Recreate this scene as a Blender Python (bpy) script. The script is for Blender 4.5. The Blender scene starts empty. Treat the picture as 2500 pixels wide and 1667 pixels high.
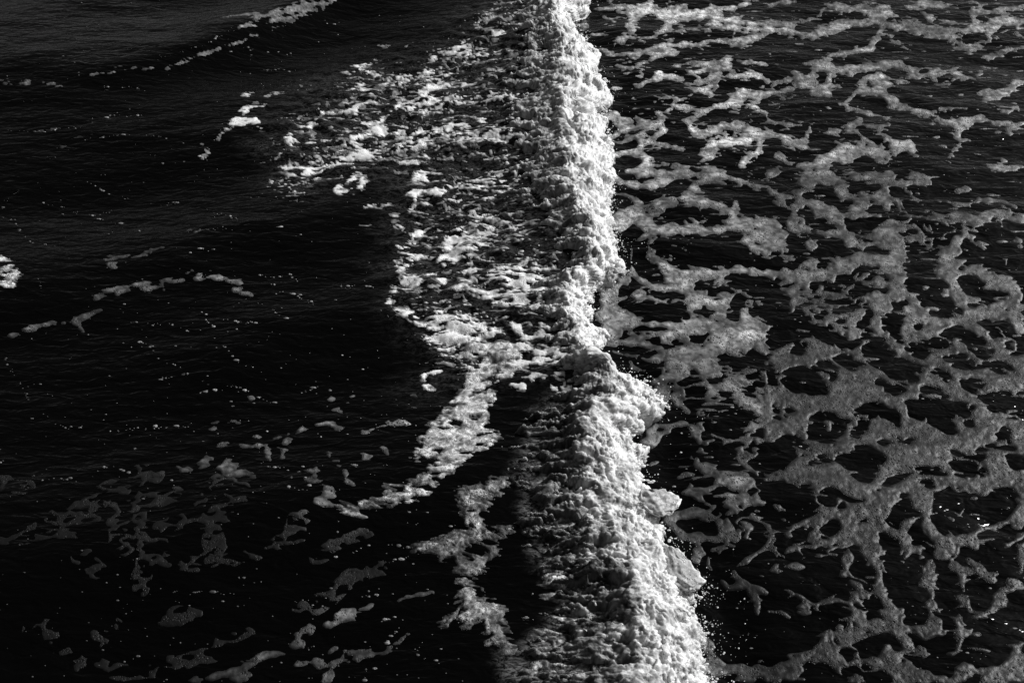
import bpy, math
import numpy as np
from mathutils import Vector

# ------------------------------------------------------------------ camera, sky, sun, exposure
scn = bpy.context.scene
CAM_H = 5.0                       # metres above the mean water level
PITCH = math.radians(43.0)        # looking down on the sea
FPX = 2453.0                      # focal length in pixels of a 2500 px wide frame
cam_d = bpy.data.cameras.new("camera")
cam_d.sensor_width = 36.0
cam_d.lens = 36.0 * FPX / 2500.0
cam_d.clip_start = 0.05
cam_d.clip_end = 20000.0
cam = bpy.data.objects.new("camera", cam_d)
scn.collection.objects.link(cam)
cam.location = (0, 0, CAM_H)
cam.rotation_euler = (math.pi / 2 - PITCH, 0, 0)
scn.camera = cam

SUN_EL = math.radians(36.0)
SUN_AZ = math.radians(64.0)       # clockwise from the viewing direction (+y): to the right
world = bpy.data.worlds.new("World")
scn.world = world
world.use_nodes = True
wn = world.node_tree
for n in list(wn.nodes):
    wn.nodes.remove(n)
w_out = wn.nodes.new("ShaderNodeOutputWorld")
w_bg = wn.nodes.new("ShaderNodeBackground")
w_sky = wn.nodes.new("ShaderNodeTexSky")
w_sky.sky_type = 'NISHITA'
w_sky.sun_disc = False
w_sky.sun_elevation = SUN_EL
w_sky.sun_rotation = SUN_AZ
w_sky.air_density = 1.0
w_sky.dust_density = 1.2
w_bw = wn.nodes.new("ShaderNodeSeparateColor")      # black and white photograph through a red filter: dark blue sky
wn.links.new(w_sky.outputs[0], w_bw.inputs[0])
wn.links.new(w_bw.outputs[0], w_bg.inputs[0])
w_bg.inputs[1].default_value = 0.05
wn.links.new(w_bg.outputs[0], w_out.inputs[0])

sun_d = bpy.data.lights.new("sun", 'SUN')
sun_d.energy = 4.8
sun_d.angle = math.radians(12.0)
sun_d.color = (1.0, 1.0, 1.0)
sun = bpy.data.objects.new("sun", sun_d)
scn.collection.objects.link(sun)
sun.location = (6, 6, 12)
sun.rotation_euler = Vector((-math.sin(SUN_AZ) * math.cos(SUN_EL), -math.cos(SUN_AZ) * math.cos(SUN_EL), -math.sin(SUN_EL))).to_track_quat('-Z', 'Y').to_euler()

scn.view_settings.view_transform = 'Standard'
scn.view_settings.look = 'None'
scn.view_settings.gamma = 1.0
scn.view_settings.use_curve_mapping = False
scn.view_settings.exposure = 0.2

# ------------------------------------------------------------------ small numeric tools
rng = np.random.default_rng(7)
_perm = np.concatenate([rng.permutation(256)] * 3).astype(np.int32)
_ang = rng.random(256) * 2 * math.pi
_g2 = np.stack([np.cos(_ang), np.sin(_ang)], 1).astype(np.float32)
_g3 = rng.normal(size=(256, 3)); _g3 /= np.linalg.norm(_g3, axis=1)[:, None]
_g3 = _g3.astype(np.float32)

def _fade(t):
    return t * t * t * (t * (t * 6 - 15) + 10)

def pn2(x, y, seed=0):
    """gradient noise, about -0.7..0.7"""
    x = np.asarray(x, np.float32) + 17.31 * seed; y = np.asarray(y, np.float32) - 9.73 * seed
    xf = np.floor(x); yf = np.floor(y)
    xi = xf.astype(np.int64) & 255; yi = yf.astype(np.int64) & 255
    dx = x - xf; dy = y - yf
    u = _fade(dx); v = _fade(dy)
    def g(ix, iy, ax, ay):
        h = _perm[_perm[ix & 255] + (iy & 255)]
        return _g2[h, 0] * ax + _g2[h, 1] * ay
    a = g(xi, yi, dx, dy); b = g(xi + 1, yi, dx - 1, dy)
    c = g(xi, yi + 1, dx, dy - 1); d = g(xi + 1, yi + 1, dx - 1, dy - 1)
    return (a + u * (b - a)) * (1 - v) + (c + u * (d - c)) * v

def pn3(x, y, z, seed=0):
    x = np.asarray(x, np.float32) + 13.7 * seed; y = np.asarray(y, np.float32) - 7.3 * seed
    z = np.asarray(z, np.float32) + 3.1 * seed
    xf = np.floor(x); yf = np.floor(y); zf = np.floor(z)
    xi = xf.astype(np.int64) & 255; yi = yf.astype(np.int64) & 255; zi = zf.astype(np.int64) & 255
    dx = x - xf; dy = y - yf; dz = z - zf
    u = _fade(dx); v = _fade(dy); w = _fade(dz)
    def g(i, j, k):
        h = _perm[_perm[_perm[(xi + i) & 255] + ((yi + j) & 255)] + ((zi + k) & 255)]
        gg = _g3[h]
        return gg[..., 0] * (dx - i) + gg[..., 1] * (dy - j) + gg[..., 2] * (dz - k)
    def lx(j, k):
        a = g(0, j, k); return a + u * (g(1, j, k) - a)
    def ly(k):
        a = lx(0, k); return a + v * (lx(1, k) - a)
    a = ly(0)
    return a + w * (ly(1) - a)

def fbm2(x, y, oct=4, seed=0, gain=0.5):
    s = 0; a = 1.0
    for i in range(oct):
        s = s + a * pn2(x, y, seed + 3 * i); x = x * 2.03; y = y * 2.03; a *= gain
    return s

def sst(a, b, x):
    t = np.clip((x - a) / (b - a), 0, 1)
    return t * t * (3 - 2 * t)

SP, CP = math.sin(PITCH), math.cos(PITCH)
def project(x, y, z):
    """world point -> position in the 2500 x 1667 frame"""
    zz = y * CP - (z - CAM_H) * SP
    yy = y * SP + (z - CAM_H) * CP
    return 1250 + FPX * x / zz, 833.5 - FPX * yy / zz

def unproject(u, v, z=0.0):
    """point of the frame -> where that ray meets height z"""
    a = (np.asarray(u, float) - 1250) / FPX; b = (833.5 - np.asarray(v, float)) / FPX
    dy = CP + b * SP; dz = -SP + b * CP
    t = (z - CAM_H) / dz
    return a * t, dy * t

def px_size(v):
    """metres on the water spanned by one frame pixel, sideways"""
    b = (833.5 - np.asarray(v, float)) / FPX
    return CAM_H / (SP - b * CP) / FPX
# ------------------------------------------------------------------ floating foam, traced
# Each block: column,row of a 625 x 417 px tile of the frame; group name; default density, with darkening towards the frame edges painted in.
# Each stroke: half width : points, in 1/3.76 px units inside its tile.  "@d" overrides the density.
TRACE = """
#2,0 lace 0.775
22:700,90 900,75 1060,60 1180,90
32:1170,90 1250,60 1280,10
11:1390,10 1430,40 1600,70
27:1010,130 1150,150 1250,105 1400,100 1500,115 1700,120 1850,90 2050,75 2150,30 2240,10
32:1350,160 1450,150 1600,170 1750,140 1900,110
32:1080,200 1120,170 1200,140
22:1070,220 1120,260 1090,290
27:1500,190 1440,230 1390,270
14:1150,370 1300,330 1400,300 1600,270 1800,280
27:960,360 1100,345
11:960,380 1020,410
30:1850,190 1900,175 2050,190 2200,220 2350,220
18:1800,230 1950,240 2150,270 2300,290
25:880,500 1000,520 1120,510 1230,470 1400,410 1550,410 1750,400 1900,375 2050,370 2150,370 2250,335 2350,320
36:1400,460 1500,480
14:1250,500 1350,490
14:760,460 880,455
16:600,320 700,320 850,320
27:560,230 690,240
16:750,670 830,630 960,600 1090,630 1150,595 1250,550 1350,510 1500,495
22:2000,420 2100,400 2200,370
18:1500,610 1600,580 1750,580 1850,590 1950,550 2000,530
40:1990,570 1970,620
18:2080,560 2180,580 2350,600
40:1250,740 1350,700 1480,710 1560,720
22:1600,690 1750,650 1900,620
18:1130,800 1220,760
18:930,810 1050,810
22:1820,710 1900,690 1870,770 1800,820
18:1600,770 1700,760 1830,740
18:1700,820 1800,850
22:1960,710 2100,700 2250,700 2350,740
27:2150,660 2220,700
11:1320,920 1480,900 1600,900 1700,850 1800,850 1860,880
45:2000,880 2100,860 2250,880 2350,870
45:1960,960 2100,930
27:1690,1060 1800,1010 1950,970
22:2150,970 2250,1000 2330,1060
20:1400,1020 1480,980 1600,990 1750,1000
22:1560,1110 1640,1100 1690,1060
27:1600,1120 1650,1190 1720,1240
22:1340,1060 1370,1100 1330,1130
16:1140,1080 1200,1110 1280,1140
40:850,1060 950,1070 1060,1100 1100,1130
40:950,1140 1100,1150
22:870,1280 960,1230 1080,1190 1200,1160 1350,1150 1410,1190 1300,1260 1190,1220
22:860,1280 1000,1310 1080,1270 1150,1250 1200,1300 1350,1330 1480,1350 1580,1380
36:930,1420 1050,1400 1180,1410 1230,1450 1260,1530
18:1190,1300 1190,1400
45:1150,1560 1250,1540
36:1720,1240 1850,1200 1900,1220
40:1900,1160 2050,1150 2150,1180 2250,1220 2350,1230
45:1740,1390 1850,1330 2000,1300 2150,1290 2250,1260
36:2280,1280 2270,1380 2150,1470 2100,1530
36:1720,1500 1800,1440 1870,1390
14:1290,1530 1450,1520 1550,1540 1620,1568
#3,0 lace 0.389
21:0,50 150,20 300,20
25:480,110 560,60 680,60 750,90 900,100 1100,120
10:860,50 950,20
13:500,140 440,170 350,190 220,220
34:0,200 120,220 200,250
34:0,270 150,300 330,330 420,330 500,280 640,220 800,210 880,210
29:450,310 600,290 750,240
38:640,80 700,90
21:1000,60 1100,70
29:930,150 1050,150 1130,130
29:870,220 1000,200 1100,240 1250,250 1400,290 1550,330 1650,330 1750,330
15:1150,180 1300,190 1450,240 1600,270 1750,270 1850,280
29:1040,270 1020,340 960,390 960,440
25:980,440 880,460 700,490 560,510 530,560
17:530,560 400,580 330,590
13:1090,340 1200,400 1270,450
25:1270,70 1400,40 1550,50 1640,60
29:1420,20 1500,30
17:1380,100 1500,170 1620,200 1720,210
8:1650,30 1800,20 2000,40
25:1860,110 2000,110 2200,90 2350,60
25:1870,130 1900,200 1900,250
34:1850,270 1950,260
34:2000,230 2150,180 2300,190 2350,200
25:2120,220 2040,300 2020,340
13:2270,230 2320,330
15:1640,340 1750,400 1850,420 1950,420
10:1980,410 2030,380
17:1680,450 1800,450 1980,460
21:1920,550 2050,520 2200,470 2350,430
34:410,650 550,610 650,650
34:650,650 800,620 950,620 1100,590 1200,590 1300,620 1370,670
29:860,740 950,720 1080,700
34:1000,750 1080,770 1130,790
21:720,700 780,660
17:820,770 860,740
13:230,640 260,690 400,700
25:560,700 560,760
18:0,740 200,740 300,720 420,700
25:0,850 150,840 300,790 430,740
34:380,780 520,800 540,850
13:530,790 660,790
34:400,860 520,870 560,880
10:100,890 150,920 250,880
21:1180,760 1300,720 1450,690 1600,660 1720,650
34:1480,660 1520,690
17:1720,650 1790,700 1890,730
15:1730,710 1680,770 1520,780
17:860,790 850,830 760,890 660,950
38:870,840 1000,830 1080,850
38:1050,870 1150,940 1250,980
29:1250,980 1370,1020 1480,1040
15:1500,1030 1650,1000 1800,990
21:730,1000 850,1020 950,1050 1050,1080
17:1930,700 1960,650 2030,620 2080,640
34:2240,780 2350,750
17:1930,870 2100,830 2250,820
21:1980,920 2080,890 2180,850
13:2060,970 2200,1020 2250,990 2350,1000
25:1570,1120 1700,1130 1850,1100 1950,1080
42:1740,1160 1850,1130
21:1960,1090 2100,1120 2250,1140 2350,1130
17:1760,1200 1740,1230
25:0,1110 150,1140 300,1160
25:380,1180 350,1250 310,1290
29:0,1240 120,1260 220,1310
25:250,1330 380,1370
34:850,1110 770,1160 750,1190
21:740,1180 620,1210 500,1220
21:920,1160 1050,1170 1110,1150 1090,1090
15:800,1200 860,1270 950,1330
25:900,1310 960,1330
21:1020,1220 1090,1270 1180,1310
38:1150,1340 1280,1320 1320,1400
38:1150,1380 1200,1390
50:600,1420 720,1370 850,1370 950,1400 1080,1410
42:300,1530 450,1500 600,1450 750,1440
25:700,1500 800,1440
17:980,1490 1080,1490 1120,1470
17:640,1320 720,1350
13:120,1370 90,1440 160,1500 250,1540
21:90,1450 160,1480
13:1700,1260 1770,1310 1720,1390 1640,1450 1680,1470
13:1730,1260 1850,1300
21:2080,1220 2200,1220 2230,1240
13:2200,1150 2280,1190
25:2020,1520 2150,1540 2350,1520
#2,1 lace 0.440
30:1050,0 1150,20 1230,30
35:900,60 1000,110 1150,130 1300,140 1380,120 1450,80 1600,30 1750,20
35:1290,30 1400,80
15:1300,20 1500,15 1600,20
40:1800,0 1900,30 1950,50
25:1950,50 2100,90 2250,140 2350,150
30:1640,160 1720,180
20:1680,120 1800,90 1900,110 1960,120
15:1770,70 1850,60
15:930,200 1050,230 1130,260
30:1110,270 1170,310 1220,320
25:1390,250 1500,265 1650,260 1800,280 1950,310
15:1620,240 1630,200
20:1250,310 1380,320 1500,310
35:1330,340 1380,360
12:1270,410 1380,390
15:1630,310 1800,330 1950,360 2010,380
25:2030,350 2060,310
25:2010,370 2030,440
60:920,440 1000,420 1100,400 1200,400
70:950,480 1050,480
45:1150,400 1250,480 1300,510
40:1170,480 1250,520 1400,540 1550,550
35:1400,540 1600,550 1750,560 1900,550 2000,530
20:1500,520 1650,510 1850,540
40:1930,470 2050,490 2200,500
25:2050,460 2180,470 2350,490
30:2000,530 2150,540 2280,580 2350,600
25:1160,640 1240,590 1300,570
35:2140,660 2200,700 2300,740 2350,760
30:2130,650 2220,620 2350,650
12:1600,460 1600,520
10:1110,720 1100,820 1090,900
10:1250,690 1270,780 1320,810
18:1230,800 1310,800
15:950,960 1080,930
70@0.299:1010,1020 1060,1000
60@0.299:830,1130 900,1100 980,1040
50@0.299:800,1200 880,1170
30:1110,940 1180,1000 1300,1050 1400,1080 1550,1090 1630,1110
45:1400,900 1450,930
55:1470,940 1600,960 1750,950 1900,950
45:1450,1000 1550,1020 1620,1060
30:1350,830 1420,880
35:1900,930 2050,900 2200,920 2350,930
20:1920,970 1900,1020 1850,1060
12:1930,1020 2020,1090 2150,1150 2300,1200
50:1110,1130 1180,1150
15:1200,1110 1280,1170 1400,1200
15:950,1190 1050,1150
40:1640,1160 1750,1150
30:1750,1170 1830,1220 1980,1260
30:1920,1130 2000,1160 1970,1190 1850,1230
10:1430,1180 1550,1190 1700,1220
15:1620,1270 1720,1230
18:1620,1270 1650,1360 1690,1400
90@0.299:830,1330 900,1320 1000,1350 1080,1380
80@0.299:850,1440 950,1430
60@0.299:860,1520 980,1510
30:1150,1400 1300,1400 1450,1420 1600,1440 1700,1440
30:1600,1460 1750,1480 1900,1440
30:1550,1420 1690,1380 1830,1390
40:1850,1440 2000,1460 2150,1500 2300,1500
15:1770,1260 1850,1250 1940,1290 1930,1350 2000,1400 2150,1420
15:1930,1350 1800,1330
40:2150,1420 2130,1300 2150,1260
45:2150,1380 2250,1420 2330,1440
15:1060,1490 1200,1520 1400,1490
35:1400,1540 1500,1480 1650,1480
30:1100,1560 1120,1575
40:1850,1530 2100,1530 2300,1530
#3,1 lace 0.160
40:0,30 100,10
60:350,90 500,60 640,80 700,120
50:450,30 560,30
40:330,100 380,150
12:380,180 260,200 300,250
30:720,50 850,60 1000,50 1100,80 1200,120 1350,100 1430,110
30:1320,30 1420,50 1470,100
25:1080,30 1180,40
50:600,160 680,200
25:680,210 780,250 880,290
40:1020,110 1060,170 1080,210
40:900,270 1000,240 1080,280 1090,340
15:800,240 900,220
25:1120,260 1200,290 1260,350
18:20,180 100,240 240,240 300,210
30:100,290 150,300
25:230,320 330,290 420,310
45:420,310 520,340 600,370
25:430,460 440,390 470,370
45:500,390 600,420 680,430
35:690,400 800,350 900,330
30:780,420 890,400
10:900,420 1000,390
25:240,370 220,430
45:640,460 660,500
25:660,510 730,580 800,660 850,700
30:480,570 600,570 700,620 790,670
20:870,690 1000,670 1100,690 1180,740 1240,760
60:1010,580 1100,590 1160,640 1220,690
15:760,580 850,600 960,610
15:1020,510 1080,470 1200,510 1300,540
35:1080,490 1150,500
25:1320,500 1400,560 1430,640
15:1270,640 1380,630
12:1480,500 1500,560
80:0,500 100,530
70:0,650 120,650 130,600
40:30,720 130,730
20:200,440 320,430 330,500
30:300,520 370,540
30:180,480 270,560
75:380,690 430,690
45:350,850 430,860
15:140,800 260,810
45:0,930 150,940 300,960 450,960 600,920
60:550,930 700,870 800,830
50:720,850 850,810 950,840
50:970,800 1060,790
60:1100,820 1200,800 1230,770
60:1000,870 1150,870 1200,920
60:1150,960 1210,970
40:600,990 560,1000
30:450,980 300,1040 230,1080
20:350,1030 360,1140
25:570,790 620,830 700,870
40:150,1080 230,1120 300,1180
20:130,1020 230,1000
30:470,1120 600,1150 750,1140
12:350,1190 460,1210
10:700,1120 740,1070 800,1060
20:780,1010 850,970 900,960
35:880,1020 1000,1000 1100,1040
35:1120,1040 1220,1090 1320,1160 1420,1270
60:1150,1130 1230,1140
60:880,1180 1000,1170 1100,1170
60:950,1230 1080,1220
55:980,1290 1080,1260
45:850,1300 780,1340 740,1380
20:560,1350 700,1340
40:740,1400 780,1450 830,1460
50:820,1500 760,1530
15:600,1420 700,1490
45:990,1380 960,1420
25:960,1430 1050,1510 1100,1560
40:1270,1280 1350,1300
55:1260,1370 1270,1450 1260,1520
50:1320,1350 1430,1350 1500,1370
50:1480,1430 1530,1410
45:1330,1500 1450,1490 1600,1460
25:1300,1560 1400,1530
25:1560,430 1700,410 1850,440 1950,440
45:1690,420 1710,420
40:1930,460 2000,430 2080,400 2200,400
30:2200,420 2300,440 2350,460
15:1440,410 1540,440
40:1800,520 1830,590
50:1700,650 1780,620
60:1700,740 1770,740
60:1600,830 1680,800
60:1570,910 1650,930
45:1650,960 1750,950
18:1870,610 1990,680
18:1570,740 1640,730
25:1700,880 1820,820
60:1680,1040 1730,1100
55:1720,1150 1790,1190
30:1800,1190 1900,1200
30:1750,1230 1840,1280
35:1610,1110 1630,1110
40:1780,950 1900,900 2000,900
45:1900,940 2030,980
45:2050,1010 2150,980 2220,1020
50:2150,1070 2230,1070 2300,1150
35:2200,1000 2270,1040
15:2050,1040 1990,1080
40:2050,1260 2200,1200 2280,1170
60:2250,1240 2330,1250
50:1800,1310 1950,1310 2100,1300
50:2100,1330 2250,1320 2350,1350
35:1620,1400 1750,1380 1850,1360
60:2250,1400 2330,1450
50:2310,1520 2340,1530
40@0.100:1820,1430 1900,1450 1980,1480 2030,1550
18:1640,290 1750,310 1830,320 1920,270
20:1900,270 2050,280 2180,290 2270,330
25:1660,200 1750,180 1840,165
30:2280,610 2310,660
20:2200,820 2190,880
15:1240,180 1310,210 1350,270 1390,290
35:200,1240 230,1210 220,1310
18:350,1270 400,1330 430,1390 520,1390
#2,2 lace 0.199
30:820,30 950,20 1100,20 1250,30 1380,70 1450,100
90:1500,120 1600,130 1700,120 1800,100
90:1700,200 1800,230 1880,290
70:1850,60 1950,40 2080,20
80:1600,230 1560,290
60:1450,180 1600,200
50:1380,330 1500,310 1600,290
55:1950,380 2050,440
45:2050,480 2150,550 2250,600 2320,680
30:2000,330 2100,340 2180,390
25:1340,190 1300,160 1400,130
15:940,90 1020,130 1150,140 1250,170 1330,150
20:1080,190 1090,240 1180,260
20:1420,230 1500,250 1560,220
60:1290,380 1330,350
50:1400,440 1330,440
70@0.139:1380,520 1340,490
20:1500,400 1450,440
20:1530,400 1560,480 1600,520
25:1490,510 1550,570 1620,640
15:1530,470 1500,510
60:1250,850 1290,790
45:1180,930 1270,920 1340,870
20:1340,870 1440,830
20:1370,770 1440,790 1520,760
30:1540,760 1600,750
40:1660,800 1690,850 1720,910
20:1720,750 1750,790
20:1780,930 1800,935
35:1720,980 1740,1010
15:1690,1060 1690,1090
45:1690,1130 1770,1160 1850,1150
20:1560,1210 1670,1215
15:1520,1265 1580,1255
25:1880,1190 2000,1200
60:1900,1270 2020,1270 2120,1300
50:2150,1340 2180,1290
45:2000,1330 2080,1350
25:1560,1390 1650,1370 1800,1350 1850,1330
30:1650,1400 1730,1440 1820,1490
20:1220,1150 1290,1110 1350,1100
30:1640,1550 1750,1540
15:1820,850 1880,880 1950,900 2050,890
12:2100,880 2250,890
30:2120,830 2200,790 2300,770 2350,760
15:2190,740 2210,780
45:2280,920 2290,970
15:2250,1000 2230,1050
18:2080,1060 2090,1010 2150,1000 2190,1040 2140,1090 2090,1070
22:2100,1100 2180,1160 2280,1220 2350,1240
50:2100,1400 2150,1470
40:2250,1460 2350,1450
25:1980,1400 2000,1480 2060,1550
25:2150,280 2230,260
30:2290,290 2310,300
25:2130,60 2200,40
50:2280,50 2330,110
20:2250,480 2280,520 2310,580
30:2330,560 2350,570
#3,2 lace 0.053
400:350,350 350,1250
400:1000,350 1000,1250
400:1600,350 1600,1250
380:2150,350 2150,1250
#3,3 lace 0.034
60:520,30 700,40 850,10 1050,0
50:470,80 490,80
30:430,100 440,200 470,270
50:700,120 800,150 950,160 1060,130 1040,90
60:550,250 700,230 850,240 980,240
30:310,320 420,310 500,290
30:150,390 200,350 250,330
45:740,330 740,430 720,500
60:960,300 970,370
40:870,350 950,430 1010,490
40:1310,60 1250,140 1200,190
50:1430,40 1450,120 1500,180 1580,220
40:1130,190 1210,250 1290,320 1380,350
30:1300,350 1250,420
60:1520,240 1640,300 1720,370
70:1560,380 1660,400
40:1480,460 1500,540
35:1490,560 1450,640
50:1470,680 1510,760
60:1450,840 1520,860
70:1500,960 1530,1060
70:1400,1130 1480,1120
60:1400,1240 1440,1300
35:1720,470 1750,560 1780,640 1800,720
35:1790,530 1850,550
35:1740,780 1820,820 1850,880
25:1870,900 1980,940 2080,900
40:1840,420 1920,490 1980,570 2080,630
50@0.020:1740,260 1850,240 1900,310
25:1900,180 1980,150 2100,130 2200,90
60:2260,60 2340,30
50:2300,330 2330,430 2300,550
70:2200,640 2300,680
60:2150,730 2120,800 2080,880
30:2200,300 2300,220 2350,190
20:1010,500 1040,570
35:1030,600 1030,700 1050,780
40:1060,800 1130,860 1230,900
50:1080,930 1170,980 1250,960
70:1150,1080 1280,1080
60:800,960 870,960
70:850,1050 1000,1050 1080,1080
60:700,1150 800,1140 850,1120
40:640,1060 670,1060
40:620,1130 700,1200 760,1190
35:560,1100 500,1160
60:430,1250 500,1230 560,1260
50:350,1310 250,1370 120,1420 0,1450
60:560,1330 650,1370 720,1400
40:300,1450 200,1510 0,1540
60:430,1350 460,1350
30:730,550 660,580
50:760,650 830,690 850,740
45:760,780 810,800
20:740,830 620,800 500,840 400,850 330,790 250,750 180,740
25:740,850 790,920
18:0,910 120,920 210,960
12:330,950 400,900
45@0.020:830,1350 950,1370 1050,1420
60:1100,1450 1200,1480 1300,1440
60:1250,1180 1330,1260
50:1050,1270 1100,1250
60@0.017:1050,1330 1180,1350
60:1300,1420 1450,1500 1600,1530
60:1200,1530 1400,1540
30:1720,1000 1760,1060 1750,1150 1730,1250 1700,1290
15:1750,930 1755,980
45:1740,1430 1850,1420
30:1850,1480 1800,1530 1650,1550
35:1970,1450 2100,1450 2180,1400 2250,1300 2330,1210
70:2200,1480 2330,1350
70:2000,1530 2300,1520
30:800,1500 820,1560
30@0.017:1870,1120 1950,1130
30:0,130 40,220 0,290
15:40,340 90,420
20:0,540 70,540
12:100,110 200,150 290,130 390,110
#2,3 lace 0.088
40:1390,40 1550,30 1700,20 1850,40
45:1900,90 1920,180 1880,250
50:1550,230 1700,240 1830,250
30:1400,60 1500,140 1570,200
70:1720,330 1700,380
40:1650,420 1700,450
50:1980,60 2000,180 2050,240
40:2100,80 2180,130 2150,230
18:2230,40 2330,120
15:1790,400 1800,490 1840,580
20:1830,350 1950,310
25@0.046:2050,500 2150,450 2300,350 2350,290
30@0.046:2040,560 2100,640 2200,680 2320,740
25@0.046:1920,640 2000,690 2100,680
25@0.046:2200,740 2240,840 2260,950
45:1680,1050 1730,1130
60:1780,1200 1830,1290
70:1830,1370 1930,1400
50:1990,1430 2100,1450 2200,1470 2300,1470 2350,1460
60:1800,1450 1950,1480
30:2050,1540 2200,1540
#1,0 trail .8
21:860,600 980,590 1060,600
17:760,640 850,690 900,720
21:960,640 1050,680 1150,700 1200,720
10:1060,570 1200,555 1330,565
21:820,830 950,820 1060,835
17:900,770 1000,790
17:1130,720 1180,790
15:870,440 1000,430
13:1080,440 1200,420 1380,425
26:700,1040 800,1020 920,1000 1000,950 1080,940
21:920,1040 950,1110 1020,1140 1100,1140
17:580,1050 700,1030
34:380,1170 480,1160 560,1140
26:330,1220 260,1280
21:300,1270 450,1310 540,1320
21:380,1380 300,1300
30:1100,1140 1150,1180 1180,1200
26:1150,1100 1250,1030 1330,960 1430,920 1480,960
21:1480,900 1560,830 1700,800 1900,800
34:1560,870 1600,940
21:1880,810 1990,780
21:1640,890 1850,920
38:870,1270 960,1260 1080,1210 1200,1220 1350,1220 1440,1250
34:900,1330 960,1360
51:850,1450 950,1430 1050,1420
34:1450,1300 1550,1320 1650,1310
34:1480,1220 1620,1210 1800,1160 1950,1160
38:1300,1490 1450,1490 1480,1530
26:1500,680 1600,670 1640,690
26:1600,560 1750,490 1900,480
26:1780,450 1950,420 2050,440
21:1900,490 1980,500
17:1450,820 1600,790 1750,760
21:1720,700 1850,690
26:200,1540 350,1530 500,1550 600,1560
17:130,1480 200,1430 310,1430
13:0,860 100,880 250,850
17:0,960 80,970 80,1000
17:10,1160 60,1180
26:2000,900 2120,870 2250,880 2350,890
26:2100,640 2300,650
26:2060,980 2150,930
26:2020,1100 2150,1110
21:1950,1330 2050,1250 2150,1330
26:2150,100 2250,60
30:2130,250 2200,330 2280,290
26:2100,560 2250,540
#1,1 trail .82
30:1400,120 1480,70 1540,60 1590,100
38:1380,220 1480,190 1600,190 1750,190
26:1460,250 1430,330 1390,375
21:1430,30 1600,10 1700,30 1800,35
26@.7:250,30 400,50 500,20 600,10
34@.7:700,190 800,130 900,60 970,30 1000,80 980,150 900,190 720,215
21@.6:80,130 180,90
17:900,310 1000,320 1150,320 1300,300
21:1240,390 1300,420 1250,470
21:1400,460 1500,480 1510,500
17:1290,500 1350,540
34:1430,600 1530,580
13:1500,550 1630,550
17:1210,620 1290,590
17:1210,660 1330,700 1420,700
26:1400,650 1470,680
26:1340,760 1420,790 1500,800
26:1400,830 1500,790 1640,800 1750,790
26:1240,870 1320,840
26:1290,930 1390,870
38:1330,970 1420,990 1500,1010
42:1280,1040 1370,1050 1480,1040
34:1250,1120 1300,1130
34:1200,1210 1250,1200
30:1260,1270 1350,1300 1450,1300
17:1660,830 1720,880 1730,950
38:1690,970 1720,1030
34:1740,630 1850,620 1920,660
42:1740,700 1850,700 1950,720
30:1790,760 1850,790
17:1950,680 2080,650 2180,680
30:1920,570 2000,560
26:1840,410 1950,410 2050,420 2200,420
26:1950,370 2010,380
21:1960,300 2100,260 2220,230
30:2000,160 2150,120
26:1660,810 1850,810 2000,830
30:1900,930 2020,910
26:1950,960 2050,1030
17:1520,960 1650,940
38:1780,1110 1880,1070 1950,1050
34:1960,1080 2100,1150 2200,1200 2350,1210
26:2200,1290 2300,1350
34:1680,1290 1760,1340
38:1850,1420 1950,1430 2000,1470
38:2100,1520 2250,1540
17:950,500 1080,515
17:210,510 230,510
13:300,290 420,280
#1,2 tongue .8
75@.9:2420,40 2200,170 2050,290 1900,420
60@.85:2420,240 2200,330 2000,450 1850,540
40@.9:2450,150 2300,140 2150,130
50:1700,100 1850,90
60:1950,60 2100,40 2300,40
40:2100,230 2250,240 2350,200
60:1950,330 2080,280
50:1900,400 1980,370
50:1850,540 1950,480
30:1530,340 1560,280 1700,270
25:1530,390 1620,440
110@.62:1750,700 1900,640 2050,580 2150,500
110@.62:1650,850 1800,850 1950,800 2100,720
90@.6:1600,950 1750,960 1900,930 2050,900 2150,880
60@.5:1500,1000 1620,1010
70@.5:1700,1080 1900,1030
45@.5:1430,1080 1470,1080
60@.45:1550,1200 1700,1160 1800,1120
50@.45:1400,1280 1550,1250
45@.42:1200,1340 1400,1340 1560,1400
30@.45:1000,1500 1200,1450 1400,1440 1550,1400
25@.5:740,1500 850,1500 1000,1490 1190,1460
#2,1 trail .85
45:0,1040 120,1060 250,1100
50:0,1150 100,1200 250,1270
45:300,1160 420,1200 550,1180
50:480,1300 560,1400 600,1500
50:250,1400 350,1450
45:0,1400 100,1480
40:100,1540 250,1520 400,1540
40:300,1330 400,1290
20:-80,880 100,860 250,900
20:0,760 150,740 300,760
#2,2 trail .85
50:0,60 120,40 250,110 400,60
45:0,200 150,190 300,150 420,180
45:0,400 100,400 200,380
40:350,250 450,300 550,350
50:450,120 560,200
40:150,300 300,330
45:500,420 560,480
40:380,420 480,500
#1,2 rafts 0.240
40@0.336:560,1450 640,1470 700,1490
40:680,1390 700,1430
20:400,1210 500,1280 620,1310 720,1370
25:320,1220 340,1225
15@0.400:700,620 780,650 840,690
15@0.360:680,460 700,530 770,580
20@0.320:800,550 900,490
25@0.360:680,770 740,790 780,810
15@0.360:560,770 680,740
25:400,800 450,800
15:150,890 250,890 350,870 400,830
20:280,910 300,910
20:0,880 10,890
30:90,980 140,1080
20:0,960 40,960
25:250,980 240,1070
15:480,1160 520,1230
15:540,1120 540,1240
15:660,1010 690,1060
20:690,1120 760,1130
20:800,1160 830,1270 900,1330
25@0.360:960,1030 1030,1040
20@0.400:1150,960 1200,1040
25@0.400:1230,760 1330,730 1390,770
30@0.400:1400,490 1480,510
15@0.400:1430,610 1520,600
12@0.320:950,860 1080,800 1190,740
#0,1 edge .5
70:-60,820 80,850
80:-60,950 130,950
70:-60,1060 120,1050
#0,1 strand .16
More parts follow.
